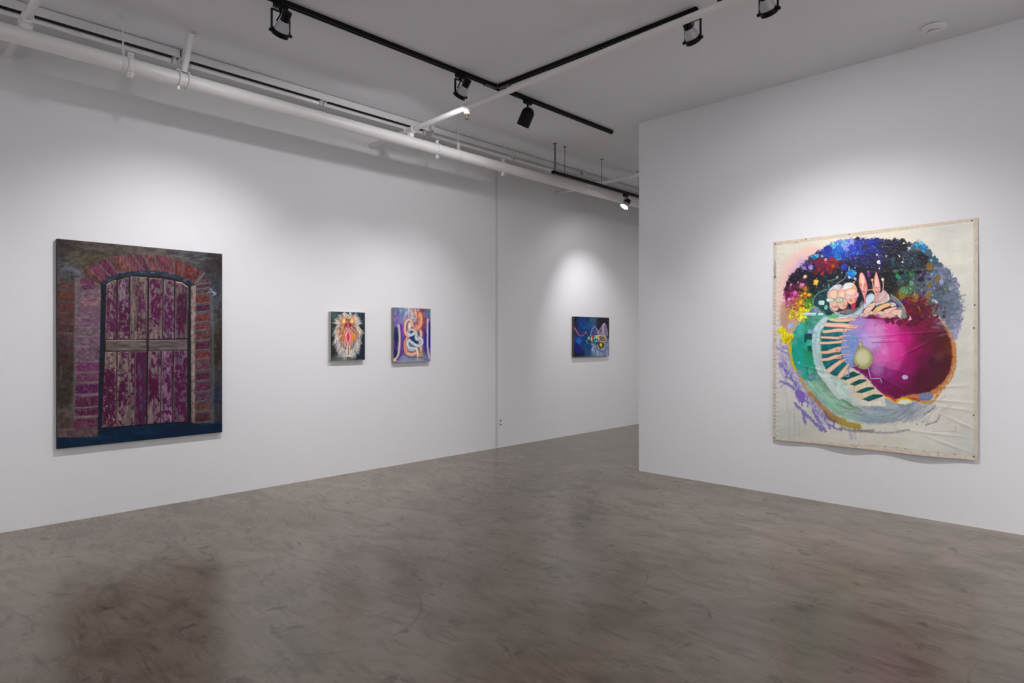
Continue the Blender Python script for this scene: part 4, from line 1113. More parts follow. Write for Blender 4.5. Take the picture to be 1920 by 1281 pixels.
A.poly(w1, (66, 74, 130), smooth=True, soft=0.6, edge=(150, 160, 200), edge_w=0.9, mottle=0.3); A.line([(790, 440), (812, 500), (806, 560)], (200, 180, 196), 1.4, a=0.8)
w2 = [(812, 560), (826, 490), (880, 410), (930, 330), (965, 310), (1000, 370), (1025, 480), (1020, 580), (940, 590), (860, 570)]
A.poly(w2, (130, 116, 146), a=0.9, smooth=True, soft=0.6, edge=(196, 184, 210), edge_w=0.7, mottle=0.35, msize=3)
A.line([(940, 350), (930, 450), (945, 560)], (206, 166, 186), 3.2, a=0.8, soft=1.0); A.line([(1000, 400), (1010, 500), (1005, 600)], (110, 120, 150), 2.5, a=0.7, soft=1)
A.line([(905, 400), (870, 460), (860, 510)], (60, 46, 60), 1.0, a=0.7, rough=0.6); A.blob(965, 330, 18, (190, 160, 180), a=0.7, soft=0.8)
A.poly([(560, 640), (580, 590), (630, 570), (650, 640), (640, 720), (600, 750), (560, 720)], (14, 60, 80), smooth=True, soft=0.5)
A.blob(610, 630, 26, (60, 170, 150), ry=44, a=0.95, soft=0.8, c2=(160, 230, 210)); A.line([(560, 680), (580, 735), (605, 740)], (150, 190, 220), 1.0, a=0.9); A.blob(572, 680, 10, (200, 230, 240), a=0.8)
A.blob(540, 650, 22, (20, 40, 110), ry=34, a=0.8, soft=0.8)
A.blob(676, 650, 28, (160, 60, 60), ry=66, soft=0.6); A.blob(672, 650, 20, (226, 120, 96), ry=58, soft=0.8, c2=(246, 200, 180)); A.blob(700, 610, 12, (180, 60, 60), ry=20)
A.blob(760, 680, 56, (10, 70, 70), ry=96, soft=0.6); A.blob(750, 660, 38, (20, 150, 140), ry=66, soft=1.0, a=0.9); A.blob(736, 630, 14, (220, 246, 240), ry=16, soft=0.5); A.blob(785, 696, 14, (140, 220, 210), ry=20, soft=0.6)
A.line([(745, 760), (765, 700), (790, 690)], (120, 220, 190), 1.0, a=0.8); A.line([(720, 590), (770, 560), (800, 556)], (40, 90, 60), 3.0, a=0.9)
wg = [(740, 580), (820, 574), (920, 580), (980, 610), (1002, 660), (980, 705), (910, 716), (850, 690), (800, 640)]
A.poly(wg, (150, 130, 104), smooth=True, soft=0.5, edge=(226, 206, 176), edge_w=0.8, mottle=0.5, msize=1.6)
A.poly([(745, 578), (830, 590), (850, 650), (800, 630)], (236, 206, 160), smooth=True, soft=0.8, a=0.9)
for q in ([(800, 600), (880, 640), (985, 660)], [(830, 660), (900, 640), (960, 610)], [(840, 690), (900, 680), (980, 700)], [(880, 580), (890, 640), (880, 700)], [(940, 600), (930, 660), (950, 700)]):
    A.line(q, (70, 54, 50), 0.7, a=0.8, soft=0.35)
A.poly([(810, 740), (860, 730), (920, 740), (940, 800), (890, 860), (840, 840)], (90, 76, 24), smooth=True, soft=0.5, edge=(40, 40, 30), edge_w=0.7); A.blob(876, 780, 24, (226, 196, 40), ry=42, soft=0.8, c2=(246, 230, 110))
A.line([(780, 780), (790, 850), (800, 880)], (50, 44, 60), 1.2); A.line([(830, 890), (880, 930), (908, 936)], (60, 60, 80), 1.6, a=0.8); A.line([(700, 790), (660, 820), (650, 900)], (30, 50, 90), 1.6, a=0.8); A.line([(880, 866), (900, 850), (930, 846)], (190, 220, 180), 1.0, a=0.7)
A.blob(690, 775, 14, (220, 190, 190), a=0.7, soft=0.6)
stretched('painting', FL, 6.930, 7.750, 1.083, 1.638, 0.036, 'small blue painting of a big green fly on the far part of the left wall', (96, 78, 66), GAIN_SMALL)
# ================================================================== big unstretched canvas on the right wall
BG = Art(540, 640, [(52, 167), (1056, 47), (1053, 1237), (49, 1135)], (1430, 390, 2.614))
A = BG
FA, FB, FC, FD = (1440, 400, 5.338), (1630, 400, 5.338), (1440, 630, 5.338), (1630, 630, 5.338)
FE, FF, F2 = (1520, 500, 9.6), (1520, 600, 8.006), (1430, 390, 2.614)
rn = random.Random(21)
A.C[:] = A.idw([(120, 200, (200, 198, 188)), (300, 170, (206, 202, 188)), (600, 120, (208, 204, 190)), (900, 100, (196, 198, 192)), (1000, 200, (206, 206, 196)), (1000, 500, (200, 200, 192)), (980, 800, (196, 196, 188)),
                (900, 1000, (196, 194, 186)), (1000, 1180, (186, 190, 184)), (700, 1150, (196, 196, 186)), (400, 1120, (196, 194, 186)), (130, 1080, (182, 186, 180)), (90, 900, (196, 196, 194)), (80, 400, (196, 196, 186)), (90, 300, (198, 196, 186)),
                (110, 700, (190, 184, 190)), (850, 950, (204, 202, 194))])
A.C *= np.array([1.075, 1.065, 1.05]); A.C = np.clip(A.C * (1 + 0.10 * (vnoise(A.X, A.Y, 30, 18, seed=51, octaves=5, gain=0.65) - 0.5)[..., None]), 0, 1)
# rose haze round the upper left
haze = [(230, 222), (170, 250), (125, 300), (105, 370), (100, 440), (98, 500)]
for w, a in ((34, 0.35), (24, 0.35), (14, 0.3)):
    A.line([(x + 8, y) for x, y in haze], (228, 180, 172), w, a=a, soft=7, rough=3)
A.line([(300, 205), (240, 215), (180, 250), (140, 300)], (226, 184, 178), 12, a=0.6, soft=6, rough=3)
A.blob(160, 330, 34, (196, 160, 196), ry=60, a=0.7, soft=6, rough=3, rot=0.5)
A.blob(195, 275, 26, (190, 160, 200), ry=30, a=0.7, soft=5, rough=3)
A.line([(115, 480), (110, 560), (130, 620), (150, 660)], (176, 134, 108), 18, a=0.75, soft=5, rough=3)
A.blob(150, 540, 50, (184, 142, 116), ry=80, a=0.75, soft=7, rough=3)
A.blob(140, 610, 30, (196, 166, 152), a=0.7, soft=6, rough=3)
# lavender scrub, lower left
for k in range(150):
    t = rn.random(); cx = 95 + 250 * t + rn.uniform(-30, 25); cy = 700 + 340 * t ** 0.9 + rn.uniform(-50, 50)
    a = rn.uniform(0.3, 1.5); l = rn.uniform(10, 42)
    A.line([(cx - l * math.cos(a), cy - l * math.sin(a)), (cx + rn.uniform(-6, 6), cy + rn.uniform(-6, 6)), (cx + l * math.cos(a), cy + l * math.sin(a))],
           rn.choice([(134, 126, 190), (120, 112, 180), (150, 142, 198), (160, 150, 196), (108, 100, 172)]), rn.uniform(1.2, 4.2), a=rn.uniform(0.45, 0.9), soft=0.8, rough=1.6, seed=k)
for q in ([(88, 760), (120, 800), (160, 860), (175, 900)], [(90, 850), (150, 880), (180, 950)], [(160, 960), (220, 1020), (290, 1090)], [(200, 1000), (210, 1060)], [(280, 990), (330, 1080)], [(250, 1000), (290, 1070), (310, 1095)]):
    A.line(q, (116, 108, 180), 5, a=0.85, soft=1.0, rough=2.6, seed=int(q[0][0]))
for k in range(110):
    t = rn.random(); cx = 100 + 240 * t; cy = 740 + 310 * t + rn.uniform(-40, 40)
    A.line([(cx, cy), (cx + rn.uniform(-14, 14), cy + rn.uniform(10, 40))], (202, 198, 204), rn.uniform(0.6, 1.6), a=0.7, soft=0.6, rough=1.2, seed=k)
A.line([(88, 690), (100, 740), (88, 790), (110, 840), (92, 880)], (156, 146, 196), 2.2, a=0.7, soft=0.8, rough=1.5)
A.frame(*FC); A.poly([(280, 550), (330, 545), (375, 590), (370, 650), (340, 670), (300, 620)], (128, 100, 186), smooth=True, rough=1.2, soft=0.8); A.line([(345, 665), (342, 700)], (90, 70, 150), 2.0, rough=0.8)
for x, y0, y1 in ((215, 700, 1020), (268, 780, 1010), (315, 860, 1020), (165, 500, 610), (420, 560, 720), (845, 970, 1040), (190, 560, 760)):
    A.line([(x, y0), (x + 2, (y0 + y1) / 2), (x, y1)], (120, 112, 150), 0.55, a=0.5, soft=0.4, rough=0.3)
for x in (820, 840, 870): A.line([(x, 950), (x + 8, 1030)], (160, 152, 200), 3, a=0.6, soft=1.0, rough=1.5)
A.frame(*F2)
# big sweep of mint, grey blue and ochre under the ball
swe = [(180, 640), (180, 760), (215, 860), (290, 950), (380, 1020), (500, 1055), (620, 1050), (740, 1030), (850, 980), (790, 940), (600, 900), (460, 850), (330, 720), (280, 600)]
fld = A.idw([(200, 700, (60, 160, 140)), (215, 780, (90, 180, 150)), (230, 850, (150, 200, 170)), (280, 900, (126, 184, 156)), (340, 960, (130, 190, 160)), (420, 1010, (150, 190, 170)), (260, 830, (170, 200, 180)), (320, 870, (120, 140, 110)),
             (380, 940, (110, 160, 120)), (430, 970, (100, 140, 100)), (520, 1030, (130, 160, 170)), (600, 1060, (130, 146, 160)), (600, 1000, (150, 176, 176)), (700, 1000, (136, 146, 160)), (760, 960, (176, 182, 186)), (820, 960, (190, 190, 190)),
             (300, 800, (180, 206, 200)), (380, 880, (196, 210, 208)), (450, 930, (206, 212, 208)), (520, 970, (196, 206, 206)), (600, 950, (190, 190, 184)), (480, 860, (190, 206, 196)), (400, 800, (180, 204, 190)), (280, 700, (170, 206, 206)), (720, 1050, (136, 142, 160)), (560, 920, (206, 200, 186))])
A.poly(swe, fld, smooth=True, soft=4.0, rough=4.0, seed=3)
for k in range(240):    # dragged strokes following the sweep
    t = rn.random(); q = smooth_line([(190, 700), (225, 860), (330, 970), (480, 1030), (640, 1040), (800, 985)], 10)
    i = int(t * (len(q) - 3)); off = rn.uniform(-6, 70); d = q[i + 2] - q[i]; d /= np.linalg.norm(d); nn = np.array([d[1], -d[0]])
    c = q[i] + nn * off; l = rn.uniform(15, 55)
    base = [(150, 200, 176), (176, 210, 196), (110, 170, 146), (196, 210, 206), (100, 150, 120)] if t < 0.55 else [(126, 140, 160), (160, 170, 178), (190, 192, 192), (110, 124, 146), (150, 176, 176)]
    A.line([tuple(c - d * l), tuple(c + nn * rn.uniform(-4, 4)), tuple(c + d * l)], rn.choice(base), rn.uniform(0.8, 3.0), a=rn.uniform(0.25, 0.6), soft=1.0, rough=1.5, seed=k)
A.line([(470, 1090), (560, 1100), (640, 1098), (720, 1085)], (110, 118, 136), 3.0, a=0.6, soft=1.6, rough=2)
A.line([(380, 1078), (450, 1092), (540, 1090)], (96, 96, 90), 4.0, a=0.6, soft=2, rough=2)
for q, c, w in (([(133, 640), (135, 700), (160, 760), (190, 830)], (196, 172, 40), 6), ([(175, 800), (205, 870), (250, 930)], (190, 160, 90), 6), ([(235, 910), (290, 975), (340, 1020)], (166, 120, 70), 7.5),
                ([(290, 970), (350, 1020), (400, 1040)], (176, 138, 96), 6), ([(330, 1022), (400, 1055), (470, 1075)], (150, 126, 66), 11), ([(390, 1040), (430, 1060), (470, 1066)], (168, 150, 50), 8), ([(300, 1000), (330, 1035), (360, 1050)], (120, 90, 90), 4)):
    A.line(q, c, w, a=0.85, soft=1.8, rough=2.4, seed=int(q[0][1]))
for k in range(70):
    x, y = rn.uniform(660, 900), rn.uniform(930, 1060); l = rn.uniform(12, 34); a = -0.55 + rn.uniform(-0.25, 0.25)
    if y < 1180 - 0.2 * x - 120: pass
    A.line([(x - l * math.cos(a), y - l * math.sin(a)), (x + l * math.cos(a), y + l * math.sin(a))], rn.choice([(150, 156, 168), (120, 126, 146), (196, 196, 192), (206, 204, 196)]), rn.uniform(1, 3), a=0.45, soft=1.4, rough=2, seed=k)
A.line([(790, 1010), (830, 985), (850, 965)], (90, 96, 116), 1.6, a=0.7, rough=1.6); A.line([(800, 1062), (850, 1045), (868, 1015)], (112, 116, 132), 2.6, a=0.7, rough=2)
# teal disc
tf = A.idw([(160, 640, (60, 170, 150)), (170, 740, (16, 160, 144)), (185, 700, (20, 160, 144)), (200, 740, (24, 156, 138)), (190, 650, (30, 156, 140)), (180, 610, (60, 168, 150)), (210, 800, (50, 160, 140)), (200, 680, (20, 150, 130)), (240, 630, (30, 100, 80)), (250, 700, (24, 110, 86)), (250, 600, (60, 140, 130)), (300, 530, (90, 180, 140)), (230, 560, (40, 130, 100)), (230, 780, (40, 156, 126)),
            (200, 580, (50, 160, 140)), (280, 760, (110, 180, 156)), (255, 820, (90, 150, 140)), (170, 800, (60, 160, 150)), (330, 520, (90, 190, 130)), (270, 660, (50, 150, 110))])
A.poly([(200, 548), (260, 500), (350, 510), (400, 520), (330, 560), (290, 640), (290, 740), (300, 830), (240, 850), (190, 830), (155, 770), (140, 690), (150, 610)], tf, smooth=True, soft=1.5, rough=2.5, mottle=0.22, msize=7, seed=6)
A.frame(*FA)
A.poly([(368, 1210), (450, 1208), (444, 1290), (366, 1290)], (6, 66, 62), soft=0.7, rough=0.8, h=0.2); A.poly([(400, 1160), (464, 1160), (462, 1204), (402, 1202)], (140, 170, 214), soft=0.6, rough=0.6, h=0.3); A.poly([(200, 1105), (256, 1102), (254, 1150), (204, 1152)], (168, 180, 214), soft=0.7, rough=0.9, h=0.3)
A.poly([(380, 1010), (560, 1010), (500, 1180), (400, 1170)], (70, 150, 130), a=0.6, soft=2, rough=2)
A.frame(*FC)
A.poly([(365, 0), (448, 0), (446, 30), (366, 36)], (8, 74, 66), soft=0.8, rough=0.8); A.poly([(385, 38), (440, 36), (438, 96), (388, 98)], (60, 190, 170), soft=0.8, rough=0.8, a=0.8); A.poly([(396, 100), (450, 104), (450, 160), (398, 158)], (12, 86, 68), soft=0.8, rough=0.8)
A.poly([(350, 130), (440, 160), (440, 250), (370, 220)], (40, 130, 70), a=0.6, soft=3, rough=2); A.blob(300, 220, 70, (10, 158, 142), ry=100, a=0.7, soft=4, rough=2); A.blob(410, 230, 50, (20, 150, 110), ry=70, a=0.6, soft=4)
A.blob(312, 268, 12, (150, 176, 200), a=0.8, rough=1); A.line([(390, 380), (400, 320), (440, 292), (466, 320), (456, 370), (410, 392), (390, 380)], (20, 110, 90), 1.2, a=0.7, rough=0.8); A.blob(425, 345, 30, (90, 190, 160), a=0.5, soft=1.5)
A.blob(310, 370, 30, (150, 140, 190), a=0.8, soft=1.2, rough=1.5); A.blob(430, 412, 28, (140, 140, 196), ry=16, a=0.7, soft=1.5, rough=1); A.line([(400, 385), (410, 440), (470, 470), (540, 465)], (60, 96, 110), 0.8, a=0.6, rough=0.8)
A.line([(560, 450), (640, 560), (740, 640), (850, 705), (935, 745)], (96, 130, 90), 3.0, a=0.75, soft=1.8, rough=1.5); A.line([(520, 430), (600, 520), (700, 600)], (110, 140, 110), 7.0, a=0.6, soft=3, rough=1.5)
# pale band that holds the arms
A.frame(*FF)
band = [(225, 0), (170, 60), (110, 140), (85, 240), (82, 360), (95, 500), (125, 640), (175, 780), (270, 900), (370, 1040), (450, 1120)]
A.line(band, (186, 210, 216), 13, 19, soft=1.6, rough=1.0, a=0.97, c2=(190, 206, 204), h=0.2)
A.line([(90, 160), (70, 300), (72, 480), (110, 700)], (150, 190, 200), 5, a=0.6, soft=2, rough=1.5); A.line([(150, 700), (240, 850), (380, 1020), (520, 1170)], (214, 222, 222), 6, a=0.7, soft=2, rough=2.4)
A.line([(130, 520), (150, 640), (190, 780)], (130, 170, 150), 6, a=0.5, soft=2.5, rough=2.4); A.line([(120, 800), (180, 840), (250, 870)], (224, 228, 224), 2.0, a=0.9, rough=1.0)
A.poly([(250, 810), (420, 860), (560, 940), (640, 1000), (660, 1100), (780, 1180), (780, 1281), (640, 1281), (480, 1140), (330, 960), (240, 860)], (182, 206, 196), smooth=False, soft=2.5, rough=2.5, mottle=0.16, msize=6)
A.poly([(560, 1020), (700, 1090), (790, 1190), (800, 1290), (700, 1290), (580, 1150)], (206, 204, 200), soft=3, rough=2, a=0.8)
# ------------------------------------------------ the magenta ball
A.frame(*F2)
bf = A.idw([(450, 590, (150, 140, 206)), (410, 640, (120, 150, 206)), (430, 720, (130, 160, 214)), (470, 560, (160, 120, 200)), (520, 560, (186, 120, 190)), (560, 600, (206, 130, 196)), (540, 660, (196, 150, 210)), (580, 540, (176, 70, 140)),
            (620, 590, (216, 60, 150)), (640, 660, (216, 60, 156)), (600, 700, (222, 130, 196)), (590, 740, (214, 100, 176)), (660, 720, (206, 30, 136)), (640, 760, (200, 70, 150)), (560, 800, (166, 80, 150)), (600, 800, (140, 40, 120)), (560, 760, (200, 110, 180)),
            (700, 640, (196, 10, 124)), (700, 560, (140, 14, 76)), (760, 600, (128, 8, 70)), (750, 690, (140, 4, 80)), (720, 760, (146, 2, 96)), (680, 820, (136, 4, 96)), (600, 860, (116, 4, 84)), (540, 850, (130, 10, 96)), (650, 900, (100, 8, 66)),
            (780, 740, (104, 6, 60)), (800, 640, (96, 16, 50)), (850, 580, (110, 20, 50)), (860, 660, (84, 22, 36)), (900, 640, (80, 28, 26)), (900, 740, (74, 22, 30)), (840, 760, (72, 18, 38)), (780, 830, (76, 10, 42)), (860, 840, (76, 26, 36)), (720, 900, (92, 8, 56)),
            (800, 890, (78, 18, 36)), (500, 800, (110, 10, 90)), (480, 780, (120, 20, 100)), (500, 640, (176, 150, 214)), (480, 720, (170, 120, 196)), (640, 560, (200, 70, 150)), (920, 700, (96, 42, 24)), (740, 560, (120, 10, 60))], power=3.4)
ball = [(380, 545), (440, 540), (560, 522), (700, 560), (760, 545), (850, 535), (895, 570), (925, 620), (942, 680), (944, 740), (934, 800), (900, 860), (860, 905), (800, 930), (740, 935), (690, 940), (655, 945), (625, 925), (590, 912), (555, 880), (510, 830), (470, 800), (420, 770), (385, 740), (380, 640)]
A.poly(ball, (188, 108, 44), smooth=True, soft=3.0, rough=3.4, seed=9, a=0.85)
inn = [(380, 545), (440, 540), (560, 522), (700, 550), (760, 540), (845, 535), (885, 575), (912, 625), (926, 680), (928, 740), (916, 800), (884, 850), (850, 880), (800, 905), (745, 912), (690, 920), (655, 934), (625, 920), (590, 910), (555, 880), (510, 830), (470, 800), (420, 770), (385, 740), (380, 640)]
A.poly(inn, bf, smooth=True, soft=2.0, rough=2.2, mottle=0.10, msize=5, seed=10)
for k in range(260):
    x, y = rn.uniform(400, 930), rn.uniform(540, 930); P = A.T([(x, y)]);
    sl = A.win(P, 0.6)
    if sl is None: continue
    c = bf[sl][0, 0]; q = A.T(inn); r_ = math.hypot((x - 660) / 255, (y - 735) / 185)
    if r_ > 0.93: continue
    f = rn.uniform(0.82, 1.2); a = rn.uniform(-0.8, 0.3) if x < 600 else rn.uniform(0.9, 2.2) + (0.0 if x < 760 else 0.2); l = rn.uniform(8, 34)
    A.line([(x - l * math.cos(a), y - l * math.sin(a)), (x + l * math.cos(a), y + l * math.sin(a))], np.clip(c * f, 0, 1), rn.uniform(1, 5), a=0.32, soft=1.6, rough=1.0, seed=k)
A.blob(640, 700, 46, (232, 96, 176), ry=60, a=0.45, soft=14, raw=False); A.blob(560, 600, 50, (214, 150, 204), ry=40, a=0.5, soft=10); A.blob(525, 665, 40, (200, 176, 224), ry=24, a=0.5, soft=8)
for q in ([(905, 560), (935, 630), (946, 700), (944, 780)], [(944, 780), (915, 850), (870, 900), (850, 930)]):
    A.line(q, (170, 84, 20), 2.2, a=0.75, soft=1.6, rough=2.8, seed=4)
A.line([(590, 912), (625, 928), (655, 946), (690, 936), (735, 938), (770, 935)], (206, 60, 20), 2.6, a=0.9, soft=0.9, rough=1.0); A.line([(585, 920), (615, 930), (642, 950)], (240, 200, 30), 1.4, a=0.9, soft=0.6, rough=0.6)
A.frame(*FD)
A.line([(500, 640), (560, 665), (640, 650), (680, 590)], (206, 130, 30), 4.5, a=0.85, soft=1.6, rough=2.0); A.blob(565, 605, 75, (112, 118, 150), ry=42, soft=1.2, rough=1.6, c2=(120, 130, 170)); A.line([(500, 600), (560, 575), (625, 590)], (150, 150, 180), 1.5, a=0.5)
A.blob(350, 652, 82, (240, 204, 20), ry=34, soft=0.8, rough=0.8, rot=-0.04); A.line([(400, 620), (450, 632), (500, 650)], (200, 60, 26), 3.6, a=0.8, soft=1.0, rough=1.0); A.blob(350, 660, 72, (224, 224, 214), ry=22, soft=0.8, rough=0.7)
A.poly([(270, 672), (350, 690), (450, 655), (440, 700), (320, 720)], (130, 140, 164), a=0.8, soft=1.5, rough=1.5); A.poly([(150, 610), (260, 670), (230, 700), (160, 670)], (150, 164, 176), a=0.8, soft=1.5, rough=1.2)
A.line([(145, 604), (200, 630), (262, 672)], (240, 190, 40), 1.6, a=0.95, soft=0.5, rough=0.4); A.line([(150, 596), (210, 616), (268, 655), (300, 640)], (210, 60, 20), 1.4, a=0.9, soft=0.6, rough=0.4)
A.poly([(325, 405), (345, 388), (375, 390), (388, 412), (375, 434), (340, 432), (326, 418)], (190, 176, 206), soft=0.5, rough=0.5, h=0.5)
A.poly([(640, 180), (700, 160), (760, 170), (740, 240), (660, 256)], (110, 70, 76), a=0.4, soft=5, rough=2); A.blob(90, 330, 60, (160, 110, 170), ry=46, a=0.7, soft=3.5, rough=2.0)
A.line([(20, 68), (200, 62), (400, 50), (560, 55)], (110, 24, 70), 0.7, a=0.8, soft=0.5); A.line([(0, 42), (140, 38), (250, 34)], (236, 200, 226), 0.9, a=0.6, soft=0.6)
# ------------------------------------------------ dark cosmic crown of dabs
A.frame(*F2)
crown = [(112, 470), (104, 420), (128, 350), (165, 300), (205, 262), (245, 228), (300, 198), (350, 168), (410, 152), (455, 148), (520, 150), (590, 154), (655, 156), (720, 172), (780, 182), (812, 204), (838, 240), (880, 280), (925, 320), (950, 380), (968, 440), (978, 500),
         (976, 560), (955, 630), (935, 640), (912, 585), (880, 545), (848, 520), (800, 540), (740, 575), (690, 560), (660, 530), (560, 500), (440, 530), (340, 520), (250, 520), (200, 550), (160, 545), (125, 520)]
cf = A.idw([(310, 205, (24, 50, 150)), (360, 205, (20, 90, 200)), (345, 180, (60, 120, 190)), (400, 175, (110, 140, 214)), (385, 215, (20, 80, 190)), (430, 180, (110, 120, 214)), (450, 205, (24, 50, 160)), (500, 165, (30, 40, 130)), (480, 190, (26, 50, 160)), (540, 175, (16, 30, 130)),
            (460, 240, (30, 24, 90)), (520, 220, (24, 26, 90)), (570, 180, (20, 24, 110)), (620, 175, (16, 20, 70)), (650, 200, (16, 16, 34)), (700, 180, (18, 16, 30)), (560, 260, (20, 16, 60)), (600, 240, (20, 20, 50)), (640, 260, (14, 14, 26)),
            (790, 200, (30, 120, 180)), (750, 220, (30, 40, 60)), (820, 215, (50, 90, 120)), (790, 240, (30, 40, 50)), (840, 260, (70, 90, 110)), (870, 290, (90, 100, 120)), (730, 200, (70, 80, 100)), (800, 280, (30, 30, 40)),
            (270, 260, (90, 16, 40)), (310, 275, (120, 20, 46)), (350, 265, (110, 24, 36)), (380, 290, (50, 20, 36)), (330, 310, (110, 20, 30)), (290, 300, (90, 16, 40)), (240, 290, (40, 20, 60)), (215, 290, (70, 60, 120)), (190, 320, (22, 18, 36)), (160, 350, (26, 14, 34)),
            (250, 330, (16, 16, 26)), (300, 340, (14, 30, 40)), (350, 330, (14, 24, 36)), (400, 320, (20, 24, 40)), (440, 300, (12, 16, 50)), (260, 380, (16, 30, 36)), (140, 390, (70, 14, 50)), (130, 420, (120, 24, 80)), (160, 400, (90, 20, 60)), (160, 440, (170, 60, 130)),
            (200, 360, (60, 20, 44)), (190, 400, (140, 90, 20)), (170, 460, (160, 80, 50)), (200, 440, (120, 110, 30)), (220, 460, (90, 130, 30)), (230, 430, (40, 70, 30)), (190, 500, (200, 180, 30)), (150, 500, (180, 130, 90)), (240, 480, (60, 110, 40)),
            (290, 450, (10, 60, 60)), (270, 490, (20, 80, 80)), (320, 430, (10, 50, 50)), (460, 400, (14, 14, 22)), (480, 320, (14, 14, 26)), (530, 330, (16, 12, 30)), (600, 340, (14, 12, 20)), (630, 380, (16, 20, 20)), (640, 320, (20, 24, 34)), (690, 320, (24, 50, 40)), (720, 300, (20, 40, 50)),
            (700, 360, (40, 60, 50)), (760, 330, (60, 70, 90)), (720, 400, (70, 100, 70)), (760, 390, (80, 90, 100)), (680, 430, (90, 70, 30)), (720, 450, (100, 50, 30)), (700, 480, (110, 10, 40)), (740, 490, (110, 16, 40)), (770, 470, (80, 20, 40)), (700, 530, (110, 16, 50)), (760, 530, (100, 14, 44)),
            (820, 340, (84, 98, 116)), (860, 340, (92, 102, 124)), (900, 370, (98, 108, 130)), (880, 400, (80, 90, 96)), (930, 400, (100, 112, 134)), (820, 400, (90, 100, 116)), (830, 450, (80, 96, 110)), (880, 460, (76, 92, 106)), (920, 460, (90, 104, 120)), (920, 500, (86, 106, 120)),
            (870, 510, (80, 100, 110)), (930, 560, (140, 140, 170)), (960, 520, (130, 136, 160)), (950, 610, (150, 150, 180)), (900, 560, (110, 110, 136)), (800, 500, (80, 30, 40)), (820, 530, (80, 30, 50)), (960, 460, (118, 128, 146)), (500, 450, (30, 30, 40)), (400, 440, (40, 60, 60))], power=4)
A.poly(crown, cf, smooth=True, soft=2.0, rough=5.0, mottle=0.25, msize=5, seed=14)
crP = A.T(crown)
def inside(P, x, y):
    r_ = False; n = len(P)
    for i in range(n):
        p, q = P[i], P[(i + 1) % n]
        if (p[1] > y) != (q[1] > y) and x < (q[0] - p[0]) * (y - p[1]) / (q[1] - p[1]) + p[0]: r_ = not r_
    return r_
def field(F, x, y):
    sl = A.win(A.T([(x, y)]), 0.6)
    return None if sl is None else F[sl][0, 0]
n_ = 0
while n_ < 2600:
    x, y = rn.uniform(100, 985), rn.uniform(145, 645)
    P = A.T([(x, y)])[0]
    if not inside(crP, P[0], P[1]): continue
    n_ += 1
    c = field(cf, x, y)
    if c is None: continue
    smooth_zone = x > 830 and y > 430
    j = rn.choice([0.45, 0.6, 0.8, 1.0, 1.25, 1.6, 2.1]) if not smooth_zone else rn.uniform(0.85, 1.2)
    cc = np.clip(c * j + np.array([rn.uniform(-.02, .02) for _ in range(3)]) * (1 + 2 * c.mean()), 0, 1)
    A.blob(x, y, rn.uniform(0.6, 2.4), cc, ry=rn.uniform(0.5, 1.9), raw=True, rot=rn.uniform(0, 3), rough=2.0, soft=0.5, seed=rn.randrange(60), a=0.85 if not smooth_zone else 0.4, h=rn.uniform(0.3, 1.0) if not smooth_zone else 0.15)
for k in range(200):    # bright crumbs of canvas and paint between the dabs
    x, y = rn.uniform(150, 880), rn.uniform(155, 420); P = A.T([(x, y)])[0]
    if not inside(crP, P[0], P[1]): continue
    A.blob(x, y, rn.uniform(0.3, 0.9), rn.choice([(214, 222, 230), (150, 190, 214), (120, 100, 180), (200, 206, 206), (60, 110, 190), (90, 130, 130), (180, 150, 170)]), ry=rn.uniform(0.25, 0.7), raw=True, rot=rn.uniform(0, 3), rough=1.0, soft=0.3, seed=k % 40, a=0.8)
def dabs(fr, lst, h=0.8, rough=1.9):
    A.frame(*fr)
    for i, (x, y, r_, c) in enumerate(lst): A.blob(x, y, r_, c, ry=r_ * rn.uniform(0.75, 1.1), rot=rn.uniform(0, 3), rough=rough, soft=0.4, seed=i, h=h)
